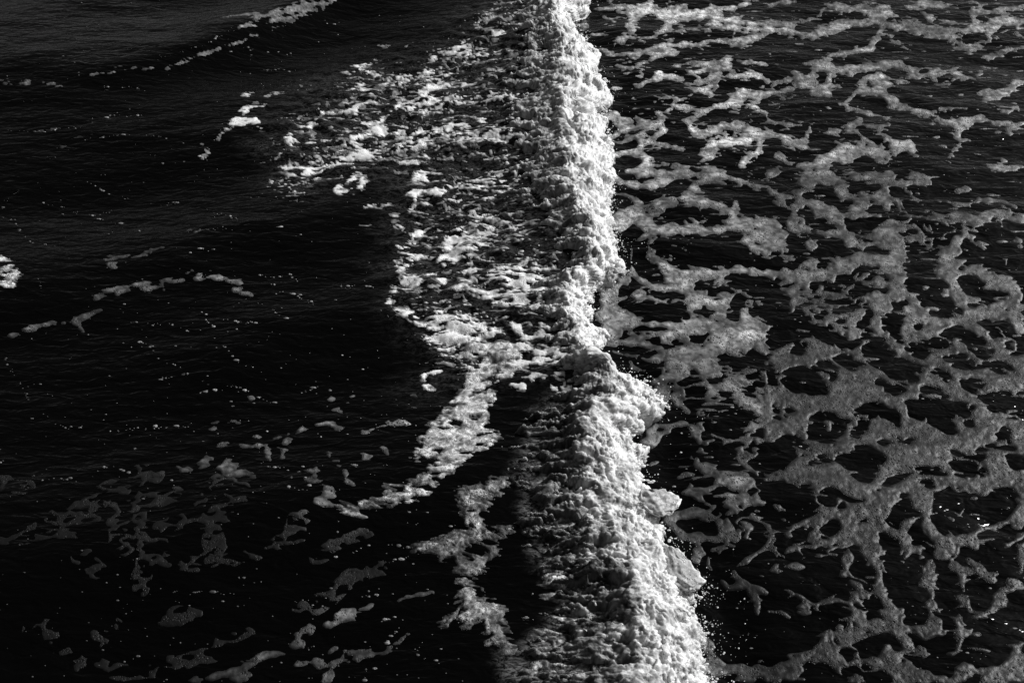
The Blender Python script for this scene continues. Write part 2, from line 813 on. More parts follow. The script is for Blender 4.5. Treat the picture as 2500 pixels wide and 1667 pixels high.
25:100,1510 200,1480 330,1440 450,1410 600,1390
30:700,1390 760,1450
30:680,1380 800,1330 920,1280
25:850,1200 900,1150 960,1110
35:950,1120 1080,1090 1200,1100
25:1200,1060 1320,1040
30:1250,1090 1400,1080 1480,1060
20:1490,1030 1560,1000 1680,1020
10:1640,1000 1700,960 1770,920
25@.28:1770,1000 1860,970
25@.28:1830,1010 1950,980 2080,990
40@.32:2100,1020 2200,1020
30@.3:2140,1070 2160,1070
18@.25:2170,1100 2240,1110
15@.25:2280,1130 2310,1145
15:930,820 1050,800 1230,790 1340,750 1390,720 1500,700
35@.1:990,850 1050,870
12:1190,860 1210,870
18@.25:1840,870 1920,860
10@.2:1720,555 1900,540
#0,0 ribbon .3
18:0,740 100,760 260,750
10:320,750 450,770 570,775
12:700,700 900,680 1040,650 1080,640 1250,625 1450,640 1650,630
20@.2:540,1350 600,1350
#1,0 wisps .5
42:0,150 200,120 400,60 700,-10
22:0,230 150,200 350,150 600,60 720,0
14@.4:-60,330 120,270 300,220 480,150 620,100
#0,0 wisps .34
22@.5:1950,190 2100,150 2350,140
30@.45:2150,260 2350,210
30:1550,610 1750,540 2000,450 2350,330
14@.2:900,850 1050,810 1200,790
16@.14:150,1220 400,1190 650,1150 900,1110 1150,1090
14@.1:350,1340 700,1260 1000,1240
#0,0 trail .65
25:2000,1290 2040,1230 2150,1140
40:2100,1130 2250,1110 2350,1110
30:2200,1020 2350,970
15:1780,1330 1880,1340
25:1840,1460 1860,1460
20:1890,1400 1900,1400
20:2200,880 2290,870
25:2240,710 2290,690
12:1500,1500 1700,1480 1830,1440
#0,2 rafts .18
12:1660,290 1690,290
12@.3:1820,385 1950,395
22@.4:2290,505 2320,515
18:1880,790 1980,740 2100,725 2270,755
18:1910,800 1970,800
15:2000,940 2050,925 2110,925
18@.25:2180,930 2250,960 2350,960
18:1850,1120 1900,1060 1930,1030
30:1620,1160 1750,1180
18:1830,1160 1960,1120
60@.2:2030,1150 2130,1140
40@.12:2070,1210 2200,1200 2330,1220
#0,2 film 0.023
50:1000,1360 1130,1340
25:920,1380 800,1410 760,1470 830,1490
40:1040,1440 1060,1520
35:1220,1500 1350,1430 1480,1420
12:1500,1420 1620,1395 1760,1390 1830,1450 1880,1500
40:2050,1290 1980,1300
30:2100,1340 2090,1430 1950,1540
15:2130,1300 2230,1330 2260,1380 2170,1450 2090,1530
30:1280,1200 1450,1210
25:1250,1240 1400,1270
12:0,1290 70,1275
20:150,1345 260,1330
#0,3 film 0.019
45@0.008:500,60 700,40 860,10
35@0.008:0,260 150,240 350,170 550,160 700,170
20:1290,10 1280,110 1150,160
18:1230,160 1260,230 1330,290
25:1330,290 1470,300
18:1040,100 1080,180 1080,290
25:1090,300 1180,330 1290,320
30@0.038:1300,340 1350,420 1320,480
35@0.034:1300,520 1310,620
45@0.025:1290,700 1310,710
25:1480,330 1380,390
25:1480,340 1530,420 1650,460 1800,480 1950,420
25:1970,390 2080,400 2170,440 2300,410
30:1920,270 2020,260
20:1480,130 1600,90 1750,40 1900,10
15:1470,150 1520,190
30:1820,120 2050,120
30@0.017:700,400 800,430 850,480
35@0.017:880,530 900,530
18:1440,930 1550,940 1700,930 1790,910
20@0.017:1520,970 1650,970
18:900,1130 1000,1100
18:1030,1030 1080,1050
15:990,1190 1030,1150
18@0.010:260,1080 340,1040 430,1060 480,1150 480,1240
70@0.010:650,1330 720,1380
20@0.013:880,1390 1000,1450 1150,1470 1350,1440 1550,1400 1650,1380 1850,1320 2030,1300
20:2020,1190 2200,1150 2270,1110
#0,3 slick 0.080
40:1780,1540 1950,1510 2100,1470 2250,1400 2350,1390
40:2100,1540 2300,1500
#1,3 film 0.029
15:40,365 150,320 200,280 300,290 380,260 390,200
20:310,120 330,60 430,40
15:310,210 380,140
12:560,370 650,345
15:550,410 620,400
12:690,300 760,290
12:860,230 950,210 1050,170
15:940,580 1030,545 1130,520 1200,515
25:820,620 900,590
18:850,630 770,690 700,740 600,790 520,850
12:740,740 650,820 550,880
25:380,900 480,860
#1,2 tongue .7
34@.8:2240,860 2080,960 1880,1080 1740,1200 1600,1330 1400,1420 1190,1465 950,1500 720,1490
30@.85:1830,540 1650,740 1520,880 1480,980
#1,3 tongue .5
12:470,60 600,30 700,15
25:720,15 850,10 1000,5
#1,3 slick .17
15@.2:1760,685 1650,730 1500,745
14@.2:1500,745 1400,780 1320,800 1250,825 1130,840
30@.24:1060,850 950,890
50@.24:900,900 800,920 740,950
40@.22:870,960 750,1010 680,1060
40:630,1030 650,1035
40:520,1080 480,1150
40:420,1190 300,1230
35:250,1290 120,1310 0,1350
25:60,1290 90,1290
18:380,1130 500,1050
20:750,1250 700,1290 620,1330
50:560,1360 590,1410
30:360,1400 450,1380
18:780,1280 880,1290 1000,1255 1060,1250
25:950,1330 1060,1310 1150,1300
25:1200,1280 1250,1230 1340,1180
12:1360,1140 1410,1120
25:650,1500 720,1420 780,1390
20:840,1380 860,1380
35:700,1480 620,1560
18:915,1360 930,1360
#1,3 bubbles 0.273
75:1950,30 2000,80
50:1960,170 2050,180
44:1750,290 1850,250 2050,230
31:1450,340 1600,310 1750,270
62:1700,360 1850,350
56:1870,400 1900,500
25:1930,530 2020,570
62:2000,480 2100,440
25:1880,600 1910,660
50:1880,760 2020,750
69:1900,880 2050,890 2200,910
62:1850,960 1950,970
50:2100,970 2200,960
75:2130,1050 2230,1100
50:2150,1200 2300,1230
15:1700,1010 1800,970
15:2100,220 2350,150
50:2140,340 2160,340
#1,2 bubbles 0.227
60:2000,1400 2100,1380 2250,1300
48:1880,1400 1950,1480 2100,1500
"""
# openings of clear water in the thick foam at lower right (polygons, tile 3,2)
HOLES = """
120,320 200,250 320,235 430,290 520,370 560,440 530,475 400,485 250,480 150,410
0,200 60,230 95,300 70,400 0,390
190,100 260,-30 350,20 330,90 270,150
400,230 480,190 560,180 620,240 600,370 540,300 460,270
600,140 660,80 740,110 760,180 890,220 780,260 700,220 640,190
880,60 1040,-60 1120,60 1200,150 1440,235 1370,300 1370,370 1250,380 1100,290 960,230 900,190
1060,480 1080,400 1150,380 1270,440 1180,480 1110,480
1280,80 1330,10 1690,-30 1680,50 1500,80 1430,160 1330,120
1600,150 1680,110 1800,120 1880,180 1880,240 1760,240 1670,220
1900,230 1960,190 2100,180 2220,230 2260,290 2100,290 2020,280
1840,50 1950,30 2050,60 2040,120 1990,150 1900,110
2150,50 2250,-60 2420,-60 2420,120 2230,120
1500,270 1590,240 1680,330 1640,370 1560,320
1390,430 1540,430 1600,480 1700,550 1880,600 1860,680 1730,700 1640,660 1750,850 1650,850 1450,720 1310,680 1290,600 1260,550 1400,540
1780,350 1880,340 1990,380 1900,470 1800,450 1740,410
1900,490 2050,460 2420,480 2420,710 2220,690 2080,650 1990,590
780,640 880,580 1010,560 1130,600 1190,680 1210,780 1130,760 1000,700 850,690
400,690 480,655 600,670 640,720 790,740 700,800 620,860 600,945 500,945 400,930 355,880 390,790
750,880 770,790 850,730 930,740 900,830 830,880
-120,960 10,920 150,860 200,850 240,960 240,1060 150,1150 60,1220 -60,1240
215,850 280,820 330,920 380,1020 300,1040 250,960
600,1090 720,1040 800,960 900,960 1020,1020 1095,1085 1020,1170 950,1260 850,1270 760,1220 680,1140
330,1110 450,1060 540,1040 590,1090 530,1120 450,1130
970,1370 1030,1330 1100,1260 1240,1190 1330,1180 1250,1250 1100,1320
1340,1170 1450,1150 1560,1160 1640,1220 1500,1210 1380,1200
1660,1100 1800,1080 1950,1150 1980,1220 1870,1260 1740,1210
1410,1290 1480,1270 1520,1340 1450,1350
1520,1400 1700,1340 1840,1350 1920,1420 1800,1500 1700,1600 1500,1640 1520,1480
1930,1420 2050,1370 2200,1340 2280,1400 2270,1640 1950,1680 1750,1620
440,1410 520,1360 580,1350 620,1420 600,1500 540,1530 460,1490
-60,1290 200,1290 280,1330 370,1320 430,1420 470,1600 380,1680 120,1640 150,1490 -60,1440
610,1370 720,1420 880,1465 760,1465 650,1420
1090,1640 1180,1480 1220,1400 1270,1400 1310,1500 1310,1640
2080,820 2180,780 2220,820 2190,920 2100,920
1920,1000 2000,940 2050,920 2200,950 2260,1000 2100,970
2170,1040 2420,1060 2420,1180 2230,1180
50,580 100,590 130,710 80,700
130,650 170,615 250,640 160,675
1800,720 1870,720 1880,780 1820,770
1020,918 1065,896 1110,918 1065,940
1140,910 1185,888 1230,910 1185,932
1240,910 1285,892 1330,910 1285,928
985,370 1030,345 1075,370 1030,395
700,40 830,-10 850,30 760,80
540,20 620,0 650,30
1850,1050 1990,1040 1990,1080 1880,1110 1700,1050 1680,1000 1800,1040
"""

# ------------------------------------------------------------------ the line of the breaking wave
# leading (right) edge and rear (left) edge of the dense white crest, as frame positions on the water
EDGE = np.array([(1425,-260),(1423,0),(1441,29),(1385,64),(1399,80),(1452,138),(1460,162),(1449,183),(1481,213),(1493,255),(1462,282),(1485,298),
 (1466,311),(1481,335),(1492,367),(1500,394),(1489,417),(1497,452),(1493,497),(1487,529),(1495,569),(1503,614),(1503,643),(1512,662),(1505,678),
 (1494,704),(1454,716),(1438,749),(1441,771),(1436,789),(1470,827),(1462,847),(1446,860),(1455,892),(1476,911),(1482,924),(1532,938),(1582,954),
 (1606,976),(1614,1004),(1596,1026),(1570,1038),(1572,1055),(1546,1076),(1558,1100),(1572,1116),(1564,1153),(1561,1177),(1574,1195),(1600,1215),
 (1614,1258),(1600,1287),(1628,1316),(1640,1350),(1660,1400),(1690,1441),(1691,1489),(1690,1527),(1726,1561),(1713,1585),(1718,1633),(1729,1667),(1760,2000)], float)
REAR = np.array([(1230,-260),(1235,0),(1290,43),(1296,77),(1295,106),(1298,133),(1310,160),(1288,186),(1283,226),(1274,300),(1284,367),(1280,417),
 (1294,478),(1330,515),(1345,566),(1370,603),(1390,656),(1385,696),(1340,723),(1330,770),(1350,834),(1380,900),(1385,954),(1366,999),(1327,1065),
 (1312,1116),(1310,1148),(1298,1250),(1314,1343),(1345,1441),(1390,1489),(1370,1582),(1350,1667),(1340,2000)], float)
def u_edge(v): return np.interp(v, EDGE[:, 1], EDGE[:, 0])
def u_edge_s(v):
    s = 0
    for k in (-40, -20, 0, 20, 40): s = s + u_edge(v + k)
    return s / 5
def u_rear(v): return np.interp(v, REAR[:, 1], REAR[:, 0])

# ------------------------------------------------------------------ rasters of the traced foam (half frame resolution)
RU0, RV0, RS = -320.0, -240.0, 2.0
RW, RH = 1580, 1090
ru = RU0 + RS * np.arange(RW); rv = RV0 + RS * np.arange(RH)
def tile_xy(c, r, pts):
    return [(c * 625 + x / 3.76, (0, 417, 834, 1250)[r] + y / 3.76) for x, y in pts]
FAR = -45.0
groups = {}
dens_tone_r = np.full((RH, RW), 0.4, np.float32)
best_r = np.full((RH, RW), FAR, np.float32)
KU = 5.0
def stroke(F, pts, r, dens_tone):
    P0 = np.array(pts); pad = r + 42; n = len(pts)
    A0 = max(int((P0[:, 0].min() - pad - RU0) / RS), 0); A1 = min(int((P0[:, 0].max() + pad - RU0) / RS) + 2, RW)
    B0 = max(int((P0[:, 1].min() - pad - RV0) / RS), 0); B1 = min(int((P0[:, 1].max() + pad - RV0) / RS) + 2, RH)
    if A1 <= A0 or B1 <= B0: return
    one = np.full((B1 - B0, A1 - A0), -200.0, np.float32)
    L = [0.0]
    for i in range(n - 1):
        L.append(L[-1] + math.hypot(pts[i + 1][0] - pts[i][0], pts[i + 1][1] - pts[i][1]))
    tot = max(L[-1], 1e-6)
    for i in range(n - 1):
        (x0, y0), (x1, y1) = pts[i], pts[i + 1]
        a0 = max(int((min(x0, x1) - pad - RU0) / RS), 0); a1 = min(int((max(x0, x1) + pad - RU0) / RS) + 1, RW)
        b0 = max(int((min(y0, y1) - pad - RV0) / RS), 0); b1 = min(int((max(y0, y1) + pad - RV0) / RS) + 1, RH)
        if a1 <= a0 or b1 <= b0: continue
        X = ru[None, a0:a1]; Y = rv[b0:b1, None]
        dx, dy = x1 - x0, y1 - y0; ll = dx * dx + dy * dy + 1e-9
        t = np.clip(((X - x0) * dx + (Y - y0) * dy) / ll, 0, 1)
        s = (L[i] + t * (L[i + 1] - L[i])) / tot
        rr = (r * (0.62 + 0.38 * np.sin(math.pi * s) + 0.28 * np.sin(s * tot / 11.0 + x0) * (r > 4)) - 0.6) if r < 90 else r - 4.0
        rr = np.maximum(rr, 1.5)
        f = (rr - np.hypot(X - x0 - t * dx, Y - y0 - t * dy)).astype(np.float32)
        w = one[b0 - B0:b1 - B0, a0 - A0:a1 - A0]; np.maximum(w, f, out=w)
        bw = best_r[b0:b1, a0:a1]; m = f > bw
        bw[m] = f[m]; dens_tone_r[b0:b1, a0:a1][m] = dens_tone
    Fw = F[B0:B1, A0:A1]
    if r > 90: np.maximum(Fw, one, out=Fw)
    else: Fw[...] = np.where(one > FAR, KU * np.logaddexp(Fw / KU, one / KU), Fw)
def poly_sdf(pts):
    """positive inside, pixels; returns window and values"""
    P = np.array(pts); pad = 30
    a0 = max(int((P[:, 0].min() - pad - RU0) / RS), 0); a1 = min(int((P[:, 0].max() + pad - RU0) / RS) + 1, RW)
    b0 = max(int((P[:, 1].min() - pad - RV0) / RS), 0); b1 = min(int((P[:, 1].max() + pad - RV0) / RS) + 1, RH)
    X, Y = np.meshgrid(ru[a0:a1], rv[b0:b1])
    ins = np.zeros(X.shape, bool); dist = np.full(X.shape, 1e9)
    for i in range(len(P)):
        x0, y0 = P[i]; x1, y1 = P[(i + 1) % len(P)]
        c = (y0 > Y) != (y1 > Y)
        ins ^= c & (X < (x1 - x0) * (Y - y0) / (y1 - y0 + 1e-12) + x0)
        dx, dy = x1 - x0, y1 - y0; ll = dx * dx + dy * dy + 1e-9
        t = np.clip(((X - x0) * dx + (Y - y0) * dy) / ll, 0, 1)
        dist = np.minimum(dist, np.hypot(X - x0 - t * dx, Y - y0 - t * dy))
    return (slice(b0, b1), slice(a0, a1)), np.where(ins, dist, -dist).astype(np.float32)
def box_blur(A, n):
    for ax in (0, 1):
        for _ in range(2):
            p = [(0, 0), (0, 0)]; p[ax] = (n + 1, n)
            c = np.cumsum(np.pad(A, p, mode='edge'), axis=ax, dtype=np.float64)
            if ax == 0: A = (c[2 * n + 1:] - c[:-2 * n - 1]) / (2 * n + 1)
            else: A = (c[:, 2 * n + 1:] - c[:, :-2 * n - 1]) / (2 * n + 1)
    return A.astype(np.float32)

cur = None; hole_done = False
for line in TRACE.strip().split("\n"):
    if line[0] == '#':
        tl, g, dd = line[1:].split()
        c, r = [int(k) for k in tl.split(',')]
        cur = groups.setdefault(g, np.full((RH, RW), FAR, np.float32)); dflt = float(dd)
        continue
    hd, pp = line.split(':')
    if '@' in hd: rad, dd = [float(k) for k in hd.split('@')]
    else: rad, dd = float(hd), dflt
    pts = tile_xy(c, r, [tuple(float(k) for k in q.split(',')) for q in pp.split()])
    stroke(cur, pts, rad / 3.76, dd)
    if (c, r) == (3, 2) and not hole_done and rad == 380:
        hole_done = True
        for hl in HOLES.strip().split("\n"):
            P = tile_xy(3, 2, [tuple(float(k) for k in q.split(',')) for q in hl.split()])
            w, sd = poly_sdf(P)
            sd = sd + 3.5
            sub = groups['lace'][w]; np.minimum(sub, -sd, out=sub)
            best_r[w] = np.minimum(best_r[w], -sd)
for g in groups: groups[g] = box_blur(groups[g], 1)
dens_tone_r = box_blur(dens_tone_r, 9)

def mask_poly(pts, blur):
    M = np.zeros((RH, RW), np.float32)
    w, sd = poly_sdf(pts); M[w] = (sd > 0)
    return box_blur(M, blur)
TRAIL = mask_poly([(1330,-200),(1180,-60),(1130,70),(1010,135),(830,160),(720,230),(650,320),(640,430),(780,480),(860,440),(960,430),(950,560),
 (940,700),(945,780),(1010,800),(1090,830),(1020,900),(1010,960),(1150,960),(1250,905),(1330,950),(1400,940),(1420,700),(1390,600),(1330,450),(1330,250),(1330,50)], 22)
BACK = mask_poly([(1400,950),(1345,1040),(1322,1100),(1315,1200),(1310,1300),(1330,1420),(1345,1500),(1290,1600),(1240,1720),(1560,1720),(1540,1300),(1500,1000)], 12)
DENSE = mask_poly([(950,770),(1010,700),(1120,690),(1250,640),(1420,660),(1430,920),(1300,930),(1230,900),(1140,970),(1000,970)], 22)
SPECK = mask_poly([(700,60),(1150,40),(1200,300),(900,500),(560,560),(350,520),(450,300)], 60)
def samp(R, u, v):
    x = np.clip((u - RU0) / RS, 0, RW - 1.001); y = np.clip((v - RV0) / RS, 0, RH - 1.001)
    i = x.astype(np.int32); j = y.astype(np.int32); fx = (x - i).astype(np.float32); fy = (y - j).astype(np.float32)
    return (R[j, i] * (1 - fx) + R[j, i + 1] * fx) * (1 - fy) + (R[j + 1, i] * (1 - fx) + R[j + 1, i + 1] * fx) * fy

# ------------------------------------------------------------------ shape of the water surface
RIDGE = np.array([unproject(u, v) for u, v in ((-500,250),(0,215),(250,185),(430,150),(640,62),(860,-20),(1100,-110),(1400,-230))])
def seg_dist(x, y, P):
    """signed distance to a polyline (positive = to its left looking along it) """
    best = np.full(np.shape(x), 1e9, np.float32); sg = np.zeros(np.shape(x), np.float32)
    for i in range(len(P) - 1):
        x0, y0 = P[i]; x1, y1 = P[i + 1]; dx, dy = x1 - x0, y1 - y0; ll = dx * dx + dy * dy
        t = np.clip(((x - x0) * dx + (y - y0) * dy) / ll, 0, 1)
        d = np.hypot(x - x0 - t * dx, y - y0 - t * dy)
        m = d < best
        best = np.where(m, d, best); sg = np.where(m, np.sign(dx * (y - y0) - dy * (x - x0)), sg)
    return best * sg

def sea(x, y):
    """height of the water at x, y and the image place it is seen at"""
    u, v = project(x, y, 0.0)
    inside = sst(-1500, -300, u) * (1 - sst(2800, 4200, u)) * sst(-420, -200, v) * (1 - sst(1900, 2300, v))
    px = px_size(np.clip(v, -1200, 3000))
    W = np.maximum((u_edge_s(v) - u_rear(v)) * px, 0.25)
    d = (u_edge_s(v) - u) * px
    wx = x + 0.25 * pn2(x * .7, y * .7, 5); wy = y + 0.25 * pn2(x * .7, y * .7, 6)
    h = 0.15 * sst(0.0, 0.6, d / W) * np.exp(-np.maximum(d - 0.6 * W, 0) / 1.3)
    h = h - 0.03 * np.exp(-((d + 0.18) / 0.16) ** 2)
    # the swell that follows, upper left: steep face towards us, long shining back
    s = seg_dist(x, y, RIDGE) + 0.10 * pn2(x * .8, y * .8, 9)
    h = h + 0.13 * np.where(s > 0, np.exp(-(s / 0.55) ** 2), np.exp(-(s / 0.34) ** 2)) * (1 - sst(-1.6, 0.2, x)) * (0.25 + 0.75 * sst(-5.0, -3.2, x))
    rx = x * 0.94 + y * 0.34; ry = y * 0.94 - x * 0.34
    h = h + 0.19 * pn2(rx * 0.28, ry * 0.75, 13) * sst(0.2, 1.4, d) * inside
    # long and short undulation, drawn out sideways
    h = h + 0.035 * fbm2(wx * 0.45, wy * 0.8, 2, 11)
    rip = 0.030 * pn2(wx * 1.1, wy * 2.6, 21) + 0.016 * pn2(wx * 2.3, wy * 6.2, 22) + 0.0055 * pn2(wx * 5.0, wy * 15.0, 23)
    left = sst(0, 0.6, d)
    h = h + rip * (0.95 - 0.45 * left) * inside
    # churned water behind the crest
    tm = samp(TRAIL, u, v) + 0.6 * samp(BACK, u, v)
    tm = tm * inside * sst(0.1, 0.5, d)
    a = np.abs(pn2(wx * 3.4, wy * 5.0, 31)); b = np.abs(pn2(wx * 7.5, wy * 12, 32)); c = pn2(wx * 17, wy * 26, 33)
    h = h + tm * (0.10 * (a - 0.18) + 0.026 * (b - 0.18) + 0.004 * c)
    return h.astype(np.float32), u, v, d, W, inside

NU, NV = 1100, 745
ug = np.concatenate([np.array([-9000, -5000, -3000, -1800, -1000, -600]), np.linspace(-340, 2840, NU), np.array([3100, 3500, 4300, 5500, 7500, 11500])])
vg = np.concatenate([np.array([-1440, -1400, -1300, -1100, -850, -620, -450, -330]), np.linspace(-230, 1930, NV), np.array([2000, 2150, 2400, 2800, 3400])])
UU, VV = np.meshgrid(ug, vg)
GX, GY = unproject(UU, VV, 0.0)
GX = GX.astype(np.float32); GY = GY.astype(np.float32)
HZ, PU, PV, DD, WW, INS = sea(GX, GY)

def smooth_shade(me):
    me.polygons.foreach_set("use_smooth", np.ones(len(me.polygons), bool))
def quad_mesh(name, V, Q, mat, attrs=None):
    me = bpy.data.meshes.new(name)
    me.vertices.add(len(V)); me.vertices.foreach_set("co", np.ascontiguousarray(V, np.float32).ravel())
    k = Q.shape[1]
    me.loops.add(Q.size); me.loops.foreach_set("vertex_index", np.ascontiguousarray(Q, np.int32).ravel())
    me.polygons.add(len(Q)); me.polygons.foreach_set("loop_start", np.arange(len(Q), dtype=np.int32) * k)
    me.update(calc_edges=True); me.validate()
    smooth_shade(me)
    for an, av in (attrs or {}).items():
        at = me.attributes.new(an, 'FLOAT', 'POINT'); at.data.foreach_set("value", np.ascontiguousarray(av, np.float32))
    me.materials.append(mat)
    ob = bpy.data.objects.new(name, me); scn.collection.objects.link(ob)
    return ob
def tag(o, label, cat=None, group=None, kind=None):
    o["label"] = label
    if cat: o["category"] = cat
    if group: o["group"] = group
    if kind: o["kind"] = kind
    return o
def grid_quads(nr, nc):
    i = np.arange(nr * nc, dtype=np.int32).reshape(nr, nc)
    return np.stack([i[:-1, :-1], i[1:, :-1], i[1:, 1:], i[:-1, 1:]], -1).reshape(-1, 4)

# ------------------------------------------------------------------ materials
def new_mat(name):
    m = bpy.data.materials.new(name); m.use_nodes = True
    nt = m.node_tree
    for n in list(nt.nodes): nt.nodes.remove(n)
    return m, nt
def node(nt, typ, **kw):
    n = nt.nodes.new(typ)
    for k, v in kw.items():
        if k == 'ins':
            for kk, vv in v.items(): n.inputs[kk].default_value = vv
        else: setattr(n, k, v)
    return n
def mathn(nt, op, a, b=None, c=None, clamp=False):
    n = nt.nodes.new("ShaderNodeMath"); n.operation = op; n.use_clamp = clamp
    for i, q in enumerate((a, b, c)):
        if q is None: continue
        if isinstance(q, (int, float)): n.inputs[i].default_value = q
        else: nt.links.new(q, n.inputs[i])
    return n.outputs[0]
def remap(nt, val, a, b, lo=0.0, hi=1.0):
    n = nt.nodes.new("ShaderNodeMapRange"); n.interpolation_type = 'SMOOTHSTEP'
    nt.links.new(val, n.inputs[0])
    for i, q in enumerate((a, b, lo, hi)): n.inputs[1 + i].default_value = q
    return n.outputs[0]
def obj_coord(nt, sx=1, sy=1, sz=1):
    tc = node(nt, "ShaderNodeTexCoord"); mp = node(nt, "ShaderNodeMapping")
    mp.inputs['Scale'].default_value = (sx, sy, sz)
    nt.links.new(tc.outputs['Object'], mp.inputs[0]); return mp.outputs[0]
def noise(nt, co, scale, detail=3, rough=0.55, dist=0.0):
    n = node(nt, "ShaderNodeTexNoise", ins={'Scale': scale, 'Detail': detail, 'Roughness': rough, 'Distortion': dist})
    nt.links.new(co, n.inputs['Vector']); return n.outputs[0]
def grey(nt, val):
    c = node(nt, "ShaderNodeCombineColor")
    for i in range(3): nt.links.new(val, c.inputs[i])
    return c.outputs[0]

def water_material():
    m, nt = new_mat("sea_water")
    out = node(nt, "ShaderNodeOutputMaterial"); bs = node(nt, "ShaderNodeBsdfPrincipled")
    at = node(nt, "ShaderNodeAttribute", attribute_name="aer")
    co = obj_coord(nt, 1.0, 2.6, 1.0)
    n1 = noise(nt, co, 6.0, 2, 0.5, 0.6); n2 = noise(nt, co, 24.0, 1, 0.5, 0.3)
    clo = noise(nt, obj_coord(nt, 1.0, 1.8, 1.0), 16.0, 9, 0.76, 1.4)
    milk = mathn(nt, 'MULTIPLY', at.outputs['Fac'], remap(nt, clo, 0.42, 0.72), clamp=True)
    col = mathn(nt, 'ADD', mathn(nt, 'MULTIPLY', milk, 0.30), 0.001)
    nt.links.new(grey(nt, col), bs.inputs['Base Color'])
    bs.inputs['Roughness'].default_value = 0.06
    bs.inputs['IOR'].default_value = 1.33
    bs.inputs['Specular IOR Level'].default_value = 0.31      # seen through a polarising filter
    b1 = node(nt, "ShaderNodeBump", ins={'Strength': 1.0, 'Distance': 0.016})
    nt.links.new(n1, b1.inputs['Height'])
    b2 = node(nt, "ShaderNodeBump", ins={'Strength': 1.0, 'Distance': 0.002})
    nt.links.new(n2, b2.inputs['Height']); nt.links.new(b1.outputs[0], b2.inputs['Normal'])
    nt.links.new(b2.outputs[0], bs.inputs['Normal'])
    nt.links.new(bs.outputs[0], out.inputs[0])
    return m

def foam_material(name, bub=62.0, pit=0.75, bump=0.010, speck=0.0, sss=0.0, clus=7.5, lo=0.62, hi=1.7):
    """white foam: 'dens' mixes froth thickness (thin froth lets dark water through) with painted edge darkening"""
    m, nt = new_mat(name)
    out = node(nt, "ShaderNodeOutputMaterial"); bs = node(nt, "ShaderNodeBsdfPrincipled")
    at = node(nt, "ShaderNodeAttribute", attribute_name="dens_tone")
    co = obj_coord(nt)
    vo = node(nt, "ShaderNodeTexVoronoi", ins={'Scale': bub, 'Randomness': 1.0}); nt.links.new(co, vo.inputs['Vector'])
    vo2 = node(nt, "ShaderNodeTexVoronoi", ins={'Scale': bub * 2.1, 'Randomness': 1.0}); nt.links.new(co, vo2.inputs['Vector'])
    cl = noise(nt, co, clus, 5, 0.6, 0.6)
    clm = remap(nt, cl, 0.47, 0.62)                                   # where the bubbles are coarse
    hole = remap(nt, vo.outputs['Distance'], 0.18, 0.36, 1.0, 0.0)    # open bubble
    hole2 = remap(nt, vo2.outputs['Distance'], 0.18, 0.40, 1.0, 0.0)
    hsum = mathn(nt, 'ADD', mathn(nt, 'MULTIPLY', hole, clm), mathn(nt, 'MULTIPLY', mathn(nt, 'MULTIPLY', hole2, 0.45), clm), clamp=True)
    fine = noise(nt, co, 38.0, 4, 0.7)
    var = remap(nt, cl, 0.38, 0.66, lo, hi)
    cov = mathn(nt, 'MULTIPLY', at.outputs['Fac'], var)
    cov = mathn(nt, 'MULTIPLY', cov, remap(nt, fine, 0.3, 0.7, 0.92, 1.06))
    if speck > 0:
        sp = remap(nt, noise(nt, co, 26.0, 8, 0.78, 0.8), 0.44 - 0.10 * (1 - speck), 0.68)
        cov = mathn(nt, 'MULTIPLY', cov, mathn(nt, 'ADD', mathn(nt, 'MULTIPLY', sp, speck * 1.5), 1 - speck))
    cov = mathn(nt, 'MULTIPLY', cov, mathn(nt, 'SUBTRACT', 1.0, mathn(nt, 'MULTIPLY', hsum, pit)), clamp=True)
    col = mathn(nt, 'ADD', mathn(nt, 'MULTIPLY', cov, 0.84), 0.004)
    nt.links.new(grey(nt, col), bs.inputs['Base Color'])
    bs.inputs['Roughness'].default_value = 0.45
    bs.inputs['Specular IOR Level'].default_value = 0.25
    if sss:
        bs.inputs['Subsurface Weight'].default_value = sss; bs.inputs['Subsurface Radius'].default_value = (1, 1, 1); bs.inputs['Subsurface Scale'].default_value = 0.045
    hgt = mathn(nt, 'SUBTRACT', mathn(nt, 'MULTIPLY', fine, 0.22), mathn(nt, 'MULTIPLY', hsum, 0.9))
    bp = node(nt, "ShaderNodeBump", ins={'Strength': 0.8, 'Distance': bump}); nt.links.new(hgt, bp.inputs['Height'])
    nt.links.new(bp.outputs[0], bs.inputs['Normal'])
    nt.links.new(bs.outputs[0], out.inputs[0])
    return m

M_WATER = water_material()
M_LACE = foam_material("lace_foam", 46, 0.85, 0.018)
M_TRAIL = foam_material("churned_foam", 70, 0.5, 0.008, 0.3, 0.0, 7.5, 0.8, 1.2)
M_TONGUE = foam_material("tongue_foam", 75, 0.6, 0.010, 0.7, 0.0, 8, 0.75, 1.25)
M_SPECK = foam_material("bubbly_foam", 55, 0.9, 0.010, 0.8)
M_CREST = foam_material("crest_foam", 90, 0.25, 0.006, 0.0, 0.6, 7.5, 0.86, 1.08)

# ------------------------------------------------------------------ the sea
PUw = PU + 90 * pn2(GX * 1.5, GY * 3.5, 69) + 50 * pn2(GX * 5, GY * 14, 70)
aer = (0.20 * samp(TRAIL, PUw, PV) + 0.75 * samp(BACK, PUw, PV)) * INS * sst(0.0, 0.3, DD)
V = np.stack([GX, GY, HZ], -1).reshape(-1, 3)
wob = quad_mesh("sea", V, grid_quads(*GX.shape), M_WATER, {"aer": aer.ravel()})
wob["kind"] = "structure"; wob["label"] = "dark rippled sea water under the foam"

